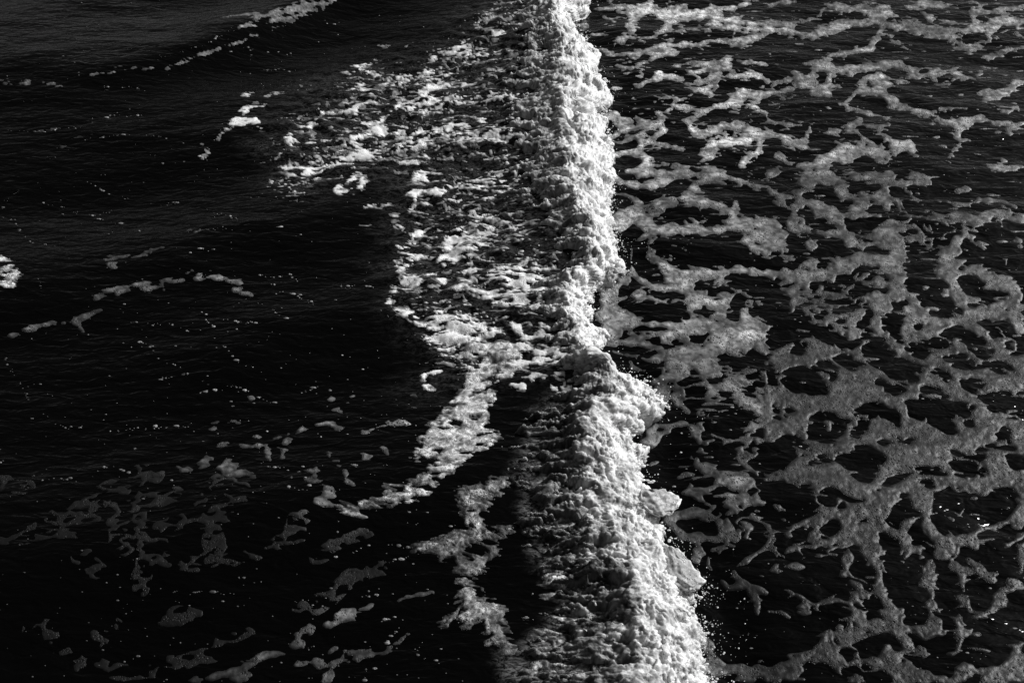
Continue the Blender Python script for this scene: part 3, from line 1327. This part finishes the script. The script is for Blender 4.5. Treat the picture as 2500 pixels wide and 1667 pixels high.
# ------------------------------------------------------------------ floating foam sheets
fu, fv = project(GX, GY, HZ)
px = px_size(np.clip(fv, -1200, 3000)).astype(np.float32)
wu = fu + np.clip(px / 0.0036, 0.5, 1.3) * (7 * pn2(GX * 4, GY * 4, 41) + 4.5 * pn2(GX * 11, GY * 11, 42)) * 0.004 / px
wv = fv + np.clip(px / 0.0036, 0.5, 1.3) * (5 * pn2(GX * 4, GY * 4, 43) + 3.0 * pn2(GX * 11, GY * 11, 44)) * 0.004 / px
rough = 0.020 * pn2(GX * 7, GY * 12, 47) + 0.016 * pn2(GX * 14, GY * 22, 48) + 0.011 * pn2(GX * 22, GY * 26, 45) + 0.007 * pn2(GX * 50, GY * 55, 46)
near_s = np.clip(px / 0.0036, 0.45, 1.3); rough = rough * near_s
names = list(groups)
Fs = []
for g in names:
    Fs.append(samp(groups[g], wu, wv) * px)
gi = {g: i for i, g in enumerate(names)}
# the drifting lace goes on past the edges of the picture
outf = np.maximum.reduce([sst(2480, 2540, fu), 1 - sst(-40, 0, fv), sst(1660, 1720, fv)]) * sst(0.05, 0.4, -DD)
net = 0.035 - 0.30 * np.abs(fbm2(GX * 1.3 + .3 * pn2(GX, GY, 51), GY * 2.0, 3, 52))
Fs[gi['lace']] = np.maximum(Fs[gi['lace']], np.where(outf > 0, net - 0.1 * (1 - outf), -1) * 1.0)
# small loose scraps and threads between the big strands
right = sst(0.05, 0.3, -DD) * INS
thread = 0.010 - 0.16 * np.abs(fbm2(GX * 2.2, GY * 4.6, 4, 55)) - 0.02 + 0.05 * np.clip(pn2(GX * 1.1, GY * 1.1, 56), -1, .5)
scrap = 0.10 * (pn2(GX * 6.5, GY * 15, 57) - 0.42)
near = np.clip(1 + Fs[gi['lace']] / 0.09, 0, 1)
web = 0.010 - 0.085 * np.abs(fbm2(GX * 3.2, GY * 5.4, 3, 58)) - 0.03 * (1 - near)
Fs[gi['lace']] = np.maximum(Fs[gi['lace']], np.maximum(np.maximum(thread, scrap), web) * right - (1 - right) * .1)
# torn froth on the churned water
D = samp(TRAIL, wu + 95 * pn2(GX * 1.2, GY * 2.2, 69) + 35 * pn2(GX * 3.5, GY * 7, 70), wv) * sst(0.05, 0.4, DD); Db = samp(BACK, wu + 60 * pn2(GX * 2.0, GY * 4.5, 69) + 40 * pn2(GX * 5, GY * 14, 70), wv) * sst(0.05, 0.4, DD)
Sp = samp(SPECK, wu, wv)
qx = GX + 0.12 * pn2(GX * 2.2, GY * 2.2, 61); qy = GY + 0.12 * pn2(GX * 2.2, GY * 2.2, 62)
n1 = np.abs(fbm2(qx * 1.9, (qy + .12 * qx) * 6.2, 4, 63, 0.58)); n2 = np.abs(fbm2(qx * 4.2, (qy + .12 * qx) * 17, 3, 64, 0.6))
n3 = fbm2(qx * 0.9, qy * 1.4, 2, 65)
n4 = np.abs(fbm2(qx * 4.2, qy * 10.5, 3, 66, 0.55))
Dn = samp(DENSE, wu, wv)
gate = 0.10 * (1 - np.clip(D * 1.1, 0, 1))
prx = np.maximum(0.06 - n1, 0.9 * (0.055 - n2)) * 0.13 + 0.055 * n3 - 0.007 - gate + 0.014 * np.exp(-np.maximum(DD - WW, 0) / 0.25) * D + 0.014 * Dn
prx = np.maximum(prx, 0.0065 - 0.085 * n1 + 0.03 * n3 - gate)
prx = np.maximum(prx, 0.0055 - 0.075 * n4 + 0.035 * n3 - gate)
n5 = np.abs(fbm2(qx * 5.0 + 3, (qy + .15 * qx) * 27, 2, 68, 0.5))
prx = np.maximum(prx, 0.0035 - 0.035 * n5 + 0.02 * n3 - 0.6 * gate)
Fs[gi['trail']] = np.maximum(Fs[gi['trail']], prx)
prb = np.maximum(0.13 - n1, 0.8 * (0.11 - n2)) * 0.12 + 0.03 * n3 - 0.10 * (1 - np.clip(Db * 1.1, 0, 1))
Fs[gi['bubbles']] = np.maximum(Fs[gi['bubbles']], prb)
prs = (0.03 - n2) * 0.10 + 0.05 * (n3 - 0.08) - 0.08 * (1 - np.clip(Sp, 0, 1))
Fs[gi['trail']] = np.maximum(Fs[gi['trail']], prs)
for g in names:                                   # strands fray into threads and join up
    if g in ('lace', 'trail', 'bubbles', 'tongue', 'sheen'): continue
    near = np.clip(1 + Fs[gi[g]] / 0.07, 0, 1)
    wb = 0.006 - 0.075 * np.abs(fbm2(GX * 3.6, GY * 7.0, 3, 59)) - 0.045 * (1 - near)
    if g == 'film':
        ln = np.abs(fbm2(GX * 4.6 + 0.3 * pn2(GX * 3, GY * 3, 90), GY * 7.0, 3, 86))
        Fs[gi[g]] = np.minimum(Fs[gi[g]] + 0.035, 0.009 - 0.060 * ln + 0.35 * np.maximum(Fs[gi[g]] - 0.010, 0))
    Fs[gi[g]] = np.maximum(Fs[gi[g]], wb)
Fs = np.stack(Fs, 0)
Fmax = Fs.max(0); Garg = Fs.argmax(0)
amp = np.clip(0.4 + Fmax / 0.03, 0.35, 1.0)
F = Fmax + np.where(np.isin(Garg, [gi['trail'], gi['tongue'], gi['bubbles']]), 0.45, 1.0) * rough * amp
# froth on churned water is torn finer
Fmax = Fmax + np.where(np.isin(Garg, [gi['trail'], gi['tongue']]), 0.016 * pn2(qx * 6, qy * 24, 67), 0)
F = np.where(np.isin(Garg, [gi['trail'], gi['tongue']]), F + 0.016 * pn2(qx * 6, qy * 24, 67), F)
tear_t = (1 + 0.9 * (Garg == gi['tongue']) + 3.5 * (Garg == gi['edge'])) * 0.016 * sst(0.0, 0.34, pn2(qx * 8, qy * 19, 73)) + 0.014 * sst(0.0, 0.28, pn2(qx * 20, qy * 42, 74))
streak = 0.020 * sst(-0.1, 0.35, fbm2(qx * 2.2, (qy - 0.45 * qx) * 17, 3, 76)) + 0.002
F = F - np.where(Garg == gi['sheen'], streak, 0)
torn = np.isin(Garg, [gi['trail'], gi['tongue'], gi['bubbles'], gi['edge']])
drift = np.isin(Garg, [gi['rafts'], gi['slick'], gi['strand'], gi['ribbon']])
F = F + np.where(drift, near_s * (0.030 * pn2(GX * 8, (GY - .3 * GX) * 20, 77) + 0.014 * pn2(GX * 20, GY * 45, 78) - 0.002), 0)
F = F - np.where(torn, tear_t + 0.012 * np.abs(pn2(GX * 60, GY * 80, 75)), 0)
isb = Garg == gi['bubbles']
F = np.where(isb, np.maximum(F + 0.008, np.where(Fmax > -0.04, 0.007 - 0.05 * np.minimum(n1, n4) - 0.18 * np.maximum(-Fmax, 0), -1)), F)
F = np.where(torn, np.maximum(F, np.where(Fmax > -0.03, 0.004 - 0.055 * n1 - 0.30 * np.maximum(-Fmax, 0), -1)), F)
# open water showing through thick foam
F = np.where(torn, F, np.minimum(F, 0.06 * (np.abs(pn2(GX * 13, GY * 16, 79)) + 0.8 * np.abs(pn2(GX * 9.5, GY * 11, 80)) - 0.06) + 0.006))
F = np.minimum(F, 0.055 * (np.abs(pn2(GX * 7.0, GY * 8.5, 71)) + np.abs(pn2(GX * 5.0, GY * 6.0, 72)) * 0.8 - 0.03) + 0.012)
F = np.where(INS > 0.5, F, -1.0)
dens_tone = samp(dens_tone_r, wu, wv)
dens_tone = dens_tone * (1 - outf) + outf * np.interp(fv, [-250, 300, 900, 1700], [0.42, 0.26, 0.13, 0.08])  # painted darkening towards the bottom goes on outside the frame
is_tr = (Garg == gi['trail'])
dens_tone = np.where(is_tr & (Fs[gi['trail']] - 1e-6 <= np.maximum(prx, prs)), 0.75, dens_tone)
dens_tone = np.where((Garg == gi['bubbles']) & (Fs[gi['bubbles']] - 1e-6 <= prb), 0.5, dens_tone)
fw = np.where(torn, 0.012, 0.035)
fray = F + np.where(torn, 0.006 * pn2(qx * 14, qy * 60, 93) + 0.005 * pn2(qx * 45, qy * 70, 94), near_s * (0.012 * pn2(GX * 30, GY * 38, 88) + 0.010 * pn2(GX * 62, GY * 70, 89)))
dens_tone = dens_tone * (np.where(torn, 0.12, 0.16) + np.where(torn, 0.95, 0.92) * sst(0.0, 1.0, fray / fw)) * (1 + np.where(torn, 0.3, 0.8) * pn2(GX * 1.7, GY * 2.6, 83) + np.where(torn, 0.3, 0.6) * pn2(GX * 5, GY * 9, 84))
dens_tone = np.where(torn, dens_tone * 1.4, dens_tone)
dens_tone = np.where(Garg == gi['tongue'], dens_tone * np.clip(0.85 + 1.3 * fbm2(GX * 6, GY * 9, 4, 87, .65), 0.2, 1.3), dens_tone)
tall = {g: 0.008 for g in names}; tall['trail'] = 0.008; tall['tongue'] = 0.012; tall['bubbles'] = 0.014; tall['film'] = 0.004; tall['slick'] = 0.007; tall['edge'] = .007; tall['sheen'] = .003
th = np.array([tall[g] for g in names], np.float32)[Garg]
lump = 1 + 0.9 * pn2(GX * 16, GY * 20, 81) + 0.5 * pn2(GX * 40, GY * 46, 82)
T = np.where(F > 0, th * (0.55 * (1 - np.exp(-np.maximum(F, 0) / 0.004)) + 0.45 * (1 - np.exp(-np.maximum(F, 0) / 0.03))) * np.clip(lump, 0.25, 2.2) + 0.0005, F * 0.7)
FZ = HZ + np.maximum(T, -0.03)

Q = grid_quads(*GX.shape)
Ff = F.ravel()
qF = Ff[Q]; qm = qF.max(1)
qG = Garg.ravel()[Q[np.arange(len(Q)), qF.argmax(1)]]
VF = np.stack([GX, GY, FZ], -1).reshape(-1, 3)
SHEETS = {
 'lace': ("floating_foam", "wide net of grey bubbly foam drifting on the flat water ahead of the breaking wave", "foam", M_LACE, "stuff"),
 'trail': ("trailing_foam", "torn white froth streaked over the churned water behind the upper crest", "foam", M_TRAIL, "stuff"),
 'tongue': ("foam_tongue", "curling tongue of speckled white foam sweeping down and left from mid crest", "foam", M_TONGUE, None),
 'rafts': ("foam_scraps", "small loose grey foam scraps scattered over the dark water on the left", "foam", M_LACE, "stuff"),
 'edge': ("foam_burst", "small burst of white froth cut by the left edge of the picture", "foam", M_SPECK, None),
 'strand': ("foam_strand", "thin broken grey foam strand rising to the right across the dark left water", "foam", M_LACE, None),
 'sheen': ("sheen_streaks", "bright silky streaks of thin froth combed over the swell's back at upper left", "foam", M_TRAIL, "stuff"),  # reflection on the swell, painted as pale foam geometry
 'ribbon': ("foam_ribbon", "narrow pale foam ribbon along the foot of the swell at upper left", "foam", M_LACE, None),
 'film': ("foam_film", "faint dark grey web of thin foam in the lower left corner", "foam", M_LACE, "stuff"),
 'slick': ("foam_slick", "long matte grey foam slicks slanting across the bottom left of centre", "foam", M_LACE, None),
 'bubbles': ("bubble_patch", "ragged patch of coarse bubbles left of the lower crest", "foam", M_SPECK, "stuff"),
}
LABELS = {'slick': ['largest foam slick, lying on the bottom edge right of the other slicks', 'long low foam slick along the bottom edge, leftmost of the slicks',
                     'smooth broad foam slick slanting just above the slicks on the bottom edge', 'short stubby foam slick between the broad slanting one and the bottom edge',
                     'thin foam slick at the upper right end of the slanting chain of slicks'],
          'strand': ['longest grey foam strand, crossing the dark water at mid left', 'faint foam strand near the left edge, just below the longest strand',
                     'short thin foam strand just above the longest strand at mid left'],
          'ribbon': ['pale foam ribbon touching the left edge near the top left swell', 'narrow pale foam ribbon at the foot of the swell, away from the left edge']}
def pieces(q):
    """connected pieces of a set of quads"""
    used, inv = np.unique(q.ravel(), return_inverse=True); inv = inv.reshape(-1, 4)
    lab = np.arange(len(used))
    while True:
        m = lab[inv].min(1); new = lab.copy()
        for k in range(4): np.minimum.at(new, inv[:, k], m)
        new = new[new]
        if (new == lab).all(): return lab[inv[:, 0]]
        lab = new
loose = []
def add_sheet(q, spec, label=None):
    nm, lab, cat, mat, kind = spec
    used, inv = np.unique(q.ravel(), return_inverse=True)
    ob = quad_mesh(nm, VF[used], inv.reshape(-1, 4), mat, {"dens_tone": np.clip(dens_tone.ravel()[used], 0, 1)})
    return tag(ob, label or lab, cat, None, kind)
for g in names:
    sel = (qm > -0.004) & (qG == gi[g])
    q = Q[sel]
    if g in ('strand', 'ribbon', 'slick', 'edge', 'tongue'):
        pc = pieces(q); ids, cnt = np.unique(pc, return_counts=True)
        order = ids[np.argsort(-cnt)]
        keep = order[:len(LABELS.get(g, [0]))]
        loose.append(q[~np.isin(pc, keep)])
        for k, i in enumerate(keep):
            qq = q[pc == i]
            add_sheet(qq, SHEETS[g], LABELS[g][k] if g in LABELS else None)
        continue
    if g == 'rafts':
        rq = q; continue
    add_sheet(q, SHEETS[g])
add_sheet(np.concatenate([rq] + loose), SHEETS['rafts'])

# ------------------------------------------------------------------ the breaking crest
def crest(name, label, v0, v1, nrow, ncol):
    v = np.linspace(v0, v1, nrow)
    pxv = px_size(v)
    ed = u_edge(v) + 7 * pn2(v / 13, v * 0 + .5, 91) + 4 * pn2(v / 5.0, v * 0 + .5, 92)
    W = np.maximum((u_edge_s(v) - u_rear(v)) * pxv, 0.22)
    xe, ye = unproject(ed, v, 0.0)
    a = np.concatenate([np.linspace(-0.02, 0.30, int(ncol * .45)), np.linspace(0.30, 1.45, ncol - int(ncol * .45) + 1)[1:]])
    A, X0 = np.meshgrid(a, xe); _, Y0 = np.meshgrid(a, ye); _, WV = np.meshgrid(a, W); _, VN = np.meshgrid(a, v)
    X = (X0 - A * WV).astype(np.float32); Y = Y0.astype(np.float32)
    h = sea(X, Y)[0]
    Tm = np.interp(v, [-260, 0, 400, 640, 760, 860, 960, 1300, 1667, 2000], [.13, .13, .125, .115, .09, .09, .13, .125, .12, .12])[:, None]
    tp = (sst(v0, v0 + 45, v) if v0 > 0 else np.ones_like(v)) * ((1 - sst(v1 - 140, v1, v)) if v1 < 1500 else 1)
    Tm = Tm * tp[:, None]
    al = np.clip(A, 0, 2)
    g = np.where(al < 0.26, np.sqrt(np.clip(1 - ((0.26 - al) / 0.26) ** 2, 0, 1)), 1 - 0.70 * sst(0.30, 1.1, al) - 0.5 * sst(1.05, 1.45, al))
    big = 1 + 0.55 * pn2(X * 2.4, Y * 2.4, 95) + 0.35 * pn2(X * 5.5, Y * 5.5, 96)
    Z = h * np.where(al < 0.3, sst(-0.1, 0.3, al), 1) + Tm * g * np.where(g > 0, big, 1) - 0.01 * (A < 0) - 0.16 * (1 - tp[:, None])
    def normals(X, Y, Z):
        P = np.stack([X, Y, Z], -1)
        n = np.cross(np.gradient(P, axis=0), np.gradient(P, axis=1))
        n /= np.linalg.norm(n, axis=-1, keepdims=True) + 1e-9
        n[n[..., 2] < 0] *= -1
        return n
    N = normals(X, Y, Z)
    front = 1 - 0.62 * sst(0.35, 0.95, A)
    def puff(s, seed): return np.abs(pn3(X * s, Y * s, Z * s, seed))
    wX = 0.03 * pn3(X * 6, Y * 6, Z * 6, 100)
    X = X + wX * 0.3
    D1 = 0.13 * (puff(4.2, 101) - 0.16) + 0.095 * (puff(9.5, 102) - 0.16)
    D1 = D1 * front * (0.8 + 0.5 * sst(-0.3, 0.4, pn2(X * 2.1, Y * 2.1, 97)))
    X = X + N[..., 0] * D1; Y = Y + N[..., 1] * D1; Z = Z + N[..., 2] * D1
    N = normals(X, Y, Z)
    strk = fbm2((X + 0.1 * pn2(X * 3, Y * 3, 99)) * 5, Y * 24, 3, 106) * 0.030 * sst(0.25, 0.7, A)
    D2 = (0.042 * (puff(19, 103) - 0.16) + 0.022 * (puff(40, 104) - 0.15) + 0.008 * pn3(X * 85, Y * 85, Z * 85, 105)) * (0.45 + 0.55 * front) * (0.72 + 0.7 * sst(-0.22, 0.28, fbm2(X * 3.2, Y * 3.2, 3, 97)))
    D2 = D2 + strk
    X = X + N[..., 0] * D2; Y = Y + N[..., 1] * D2; Z = Z + N[..., 2] * D2
    # rear: torn and sinking into the water
    low = sst(940, 1050, VN)
    tear = fbm2(X * 3.5, Y * 11.0, 4, 110, .6)
    Z = Z - 0.13 * np.maximum(sst(0.60 - 0.22 * low, 1.40, A + (0.65 + 0.45 * low) * tear) - 0.25, 0)
    ro = sst(0.30, 0.95, A + 0.5 * fbm2(X * 3.0, Y * 4.5, 4, 111, .6))
    de = 1.0 - ro * (0.42 + 0.42 * low)
    de = de * (1 - low * 0.55 * sst(0.0, 0.35, fbm2(X * 4, Y * 4, 4, 112, .6)) * sst(.2, .5, A))
    fq = 0.10 * pn2(X * 5, Y * 5, 113)
    fil = 1 - sst(0.02, 0.30, np.abs(fbm2((X + fq) * 5, (Y + fq) * 15, 4, 114, .65)))
    fil2 = 1 - sst(0.02, 0.32, np.abs(fbm2((X + fq) * 20, (Y + fq) * 26, 3, 115, .65)))
    fr = np.clip(np.maximum(fil, 0.7 * fil2), 0, 1)
    keepw = 0.72 * (1 - sst(0.25, 0.8, A)) * (1 - 0.3 * low) + 0.16
    de = de * (keepw + (1 - keepw) * fr) * np.clip(0.82 + 0.5 * fbm2(X * 9, Y * 12, 4, 116, .65), 0.5, 0.97)
    ob = quad_mesh(name, np.stack([X, Y, Z], -1).reshape(-1, 3), grid_quads(*X.shape)[:, ::-1], M_CREST, {"dens_tone": np.clip(de, 0, 1).ravel()})
    return tag(ob, label, "wave crest", "foaming crests of the breaking wave")
crest("breaking_crest", "tall white churning crest running from the top edge down to mid picture", -220, 1000, 650, 280)
crest("breaking_crest", "broad ragged crest of the lower half, stepping out right with a domed front", 878, 1930, 570, 300)

# ------------------------------------------------------------------ thrown sheets of water at the leading edge
def splash_sheet(label, base, rim, zb, zr, seed):
    n, mth = 40, 34
    def rs(P):
        P = np.array(P, float); L = np.concatenate([[0], np.cumsum(np.hypot(*np.diff(P, axis=0).T))])
        s = np.linspace(0, L[-1], n); return np.stack([np.interp(s, L, P[:, 0]), np.interp(s, L, P[:, 1])], 1)
    B, R = rs(base), rs(rim)
    t = np.linspace(0, 1, mth)[:, None, None]
    uv = B[None] * (1 - t) + R[None] * t
    s = np.linspace(0, 1, n)[None, :]; tt = np.linspace(0, 1, mth)[:, None]
    z = zb * (1 - tt) + zr * tt + 0.045 * np.sin(math.pi * tt) + 0.012 * pn2(s * 16 + 0 * tt, tt * 2 + 0 * s, seed) * tt + 0.012 * np.exp(-((1 - tt) / 0.07) ** 2)
    uv = uv + np.stack([6 * pn2(s * 9 + 0 * tt, tt * 4 + 0 * s, seed + 20), 6 * pn2(s * 9 + 0 * tt, tt * 4 + 0 * s, seed + 30)], -1) * tt[..., None] * 1.2
    z = z + 0.02 * pn2(s * 6 + 0 * tt, tt * 5 + 0 * s, seed + 40)
    x, y = unproject(uv[..., 0], uv[..., 1], z)
    top = np.stack([x, y, z], -1).reshape(-1, 3)
    bot = top - np.array([0, 0, 0.012])
    q = grid_quads(mth, n); k = len(top)
    i = np.arange(k).reshape(mth, n)
    def strip(e): return np.stack([e[:-1], e[1:], e[1:] + k, e[:-1] + k], 1)
    Q4 = np.concatenate([q, q[:, ::-1] + k, strip(i[0]), strip(i[-1])[:, ::-1], strip(i[:, 0])[:, ::-1], strip(i[:, -1])])
    de = np.clip(0.38 + 0.34 * fbm2(s * 9 + 0 * tt, tt * 7 + 0 * s, 4, seed) + 0.5 * np.exp(-((1 - tt) / 0.09) ** 2) + 0.3 * (1 - tt) ** 3, 0.05, 0.95).ravel()
    ob = quad_mesh("splash_sheet", np.concatenate([top, bot]), Q4, M_TRAIL, {"dens_tone": np.concatenate([de, de])})
    return tag(ob, label, "splash", "sheets of water thrown ahead of the crest")
splash_sheet("pointed triangular sheet of water thrown right from the lowest part of the crest",
             tile_xy(2, 3, [(1410, 300), (1400, 420), (1410, 560), (1500, 660), (1600, 720)]),
             tile_xy(2, 3, [(1530, 340), (1620, 430), (1700, 530), (1775, 620), (1725, 700)]), 0.12, 0.07, 3)
splash_sheet("rounded scoop shaped sheet of water thrown right below the domed crest",
             tile_xy(2, 2, [(1180, 1340), (1180, 1420), (1200, 1500), (1280, 1568), (1350, 1600)]),
             tile_xy(2, 2, [(1400, 1360), (1500, 1395), (1550, 1450), (1530, 1510), (1470, 1575)]), 0.12, 0.05, 4)
splash_sheet("small sharp tongue of water pointing right from the crest above mid picture",
             tile_xy(2, 1, [(900, 890), (880, 940), (880, 980), (900, 1030)]),
             tile_xy(2, 1, [(1000, 890), (1085, 918), (1010, 955), (945, 995)]), 0.10, 0.05, 5)

# ------------------------------------------------------------------ spray and flecks
def ball_mesh(name, C, Rr, flat, mat, dn):
    """many small rounded drops (8 x 4 facets) in one mesh"""
    ph = np.array([-1.2, -0.45, 0.45, 1.2]); th = np.arange(7) * 2 * math.pi / 7
    tpl = np.array([[math.cos(p) * math.cos(t), math.cos(p) * math.sin(t), math.sin(p)] for p in ph for t in th])
    q = []
    for r in range(3):
        for k in range(7): q.append((r * 7 + k, r * 7 + (k + 1) % 7, (r + 1) * 7 + (k + 1) % 7, (r + 1) * 7 + k))
    q = np.array(q)
    cap = np.array([[21 + k for k in (0, 1, 2, 3)], [21, 24, 25, 26]])
    q = np.concatenate([q, cap])
    n = len(C); sc = np.stack([Rr * flat[:, 0], Rr * flat[:, 1], Rr * flat[:, 2]], 1)
    V = C[:, None, :] + tpl[None] * sc[:, None, :]
    QQ = (q[None] + (np.arange(n) * len(tpl))[:, None, None]).reshape(-1, 4)
    return quad_mesh(name, V.reshape(-1, 3), QQ, mat, {"dens_tone": np.repeat(dn, len(tpl))})
n = 5200
v = rng.uniform(-60, 1720, n); off = rng.exponential(0.06, n) - 0.03
x, y = unproject(u_edge(v), v, 0.0)
clump = np.clip(1.6 * pn2(v / 32, v * 0, 120) + 0.35, 0.04, 1)
keep = rng.random(n) < clump
C = np.stack([x + off * 1.1, y, 0.02 + 0.16 * rng.random(n) * np.exp(-np.maximum(off, 0) / 0.12)], 1)[keep]
Rr = (0.0016 + 0.0048 * rng.random(len(C)) ** 4)
k = 700
v = rng.uniform(-60, 1720, k); ok = rng.random(k) < np.clip(pn2(v / 30, v * 0, 121) + 0.5, 0.1, 1); v = v[ok]; k = len(v)
x, y = unproject(u_edge(v), v, 0.0)
C = np.concatenate([C, np.stack([x - 0.012 + 0.022 * rng.normal(size=k), y, 0.015 + 0.10 * rng.random(k)], 1)])
Rr = np.concatenate([Rr, 0.005 + 0.008 * rng.random(k)])
fs = np.ones((len(C), 3)); fs[-k:, 0] = rng.uniform(.8, 1.9, k); fs[-k:, 1] = rng.uniform(.5, 1, k); fs[-k:, 2] = rng.uniform(.5, 1, k)
tag(ball_mesh("spray", C, Rr, fs, M_CREST, np.full(len(C), 0.95)), "tiny white drops thrown off the leading edge of the crest", "spray", None, "stuff")

CHAINS = [((0,1),[(20,350),(90,240),(180,170)]),((0,1),[(390,290),(560,335),(680,380),(790,405),(910,410),(1030,370)]),((0,1),[(760,90),(850,130),(990,215),(1130,240),(1200,280)]),
 ((0,1),[(0,420),(140,460),(170,560),(300,660),(390,680),(490,680)]),((0,1),[(880,445),(960,440),(1080,500),(1200,470)]),((0,1),[(1360,295),(1480,325),(1640,290)]),
 ((0,1),[(1830,360),(1950,385),(2080,410),(2200,450)]),((0,1),[(1640,575),(1800,550),(1960,540),(2080,530)]),((0,1),[(1800,710),(1900,730),(1980,725)]),
 ((0,1),[(1830,1295),(1890,1310),(1900,1390),(1990,1440)]),((0,1),[(2000,1345),(2100,1385),(2230,1393),(2340,1390)]),((0,1),[(1130,1200),(1120,1300),(1200,1390),(1400,1410),(1600,1410),(1760,1490)]),
 ((0,2),[(40,80),(70,220),(150,320),(200,400),(250,520),(360,620),(480,750),(600,790),(760,780)]),((0,2),[(1100,15),(1250,5),(1380,40),(1440,130),(1480,200),(1600,215),(1690,270),(1760,340)]),
 ((0,2),[(1950,40),(2060,50),(2140,155),(2240,210),(2340,235)]),((0,2),[(1400,350),(1500,335),(1640,335)]),((0,2),[(1820,470),(1920,455),(2060,450)]),((0,2),[(1980,415),(2170,405),(2290,470)]),
 ((0,2),[(1370,770),(1500,790),(1620,785),(1800,760)]),((0,2),[(1080,820),(1300,790),(1500,800)]),((0,2),[(900,1150),(1060,1150),(1200,1200),(1280,1200)]),((0,2),[(380,1270),(520,1250),(600,1270),(660,1250)]),
 ((0,0),[(850,1070),(960,1075),(1080,1060),(1200,1065),(1300,1060)]),((0,0),[(520,1370),(620,1340),(800,1280),(1000,1250),(1200,1240),(1390,1250),(1540,1275)]),((0,0),[(80,1200),(380,1210),(740,1170),(860,1170)]),
 ((0,0),[(900,795),(1080,800),(1200,805),(1300,830),(1390,830)]),((0,0),[(1450,550),(1550,510),(1680,470),(1850,420),(2000,340),(2200,270)]),((0,0),[(2100,480),(2280,440),(2330,560)]),
 ((1,1),[(50,960),(110,965),(190,975),(240,975)]),((1,1),[(140,1040),(180,1040)]),((1,1),[(70,1250),(130,1265),(190,1310),(250,1350),(300,1360)]),((1,1),[(300,935),(330,970),(390,1040)]),((1,1),[(30,1140),(100,1130),(280,1110),(440,1175),(540,1230)]),
 ((1,1),[(760,1060),(1040,1065),(1120,1080)]),((1,0),[(60,460),(130,480),(330,500)]),((1,0),[(330,400),(430,400)]),((1,0),[(520,215),(590,215),(780,240)]),((1,0),[(0,650),(60,650),(200,640),(420,660)]),
 ((1,2),[(0,510),(150,560),(240,570)]),((1,2),[(360,470),(430,470),(560,410),(600,430)]),((1,2),[(40,1120),(110,1150),(250,1155),(300,1190)]),((1,2),[(290,1330),(360,1360),(460,1360),(500,1320)]),((1,2),[(840,1100),(900,1140),(940,1150)]),
 ((1,3),[(980,770),(1120,760),(1080,800)]),((1,3),[(1200,300),(1350,310),(1450,340)]),((1,3),[(860,400),(930,350),(1050,300)]),((1,3),[(1250,450),(1350,420),(1420,400)]),((1,3),[(1130,1000),(1250,970),(1360,920)]),
 ((1,3),[(1450,1250),(1520,1340),(1650,1360),(1680,1400)]),((1,3),[(1180,1200),(1280,1100),(1350,1000)]),((1,3),[(1000,1550),(1010,1430)]),((0,3),[(1450,690),(1720,760),(1850,720),(2030,745),(2150,750)]),((0,3),[(2150,600),(2250,600)])]
pu, pv, pr = [], [], []
for (c, r), P in CHAINS:
    P = np.array(tile_xy(c, r, P)); L = np.concatenate([[0], np.cumsum(np.hypot(*np.diff(P, axis=0).T))])
    k = int(L[-1] / 12) + 3
    s = rng.random(k) * L[-1]
    pu += list(np.interp(s, L, P[:, 0]) + rng.normal(0, 2.2, k)); pv += list(np.interp(s, L, P[:, 1]) + rng.normal(0, 1.6, k)); pr += list(0.0025 + 0.011 * rng.random(k) ** 4)
k = 900
pu += list(rng.uniform(-200, 1150, k)); pv += list(rng.uniform(-60, 1700, k)); pr += list(0.0022 + 0.006 * rng.random(k) ** 5)
k = 700
v = rng.uniform(-40, 1660, k); pu += list(u_edge(v) + 30 + rng.uniform(0, 1, k) * (2600 - u_edge(v))); pv += list(v); pr += list(0.002 + 0.006 * rng.random(k) ** 5)
pu, pv, pr = map(np.array, (pu, pv, pr))
x, y = unproject(pu, pv, 0.0)
for _ in range(3):
    h = sea(x.astype(np.float32), y.astype(np.float32))[0]; x, y = unproject(pu, pv, h)
fl = np.stack([rng.uniform(.9, 2.2, len(x)), rng.uniform(.7, 1.1, len(x)), np.full(len(x), .55)], 1)
dn = 0.42 * (0.30 + 0.65 * sst(-200, 1100, pu)) * (1 - 0.55 * sst(900, 1500, pv)) * rng.uniform(.5, 1.2, len(x))
tag(ball_mesh("foam_flecks", np.stack([x, y, h + 0.001], 1), pr, fl, M_LACE, np.clip(dn, 0.03, 1)), "tiny pale foam flecks strewn in chains over the dark water", "foam", None, "stuff")
#print("TRIS", sum(len(o.data.polygons) * 2 for o in scn.objects if o.type == 'MESH'))
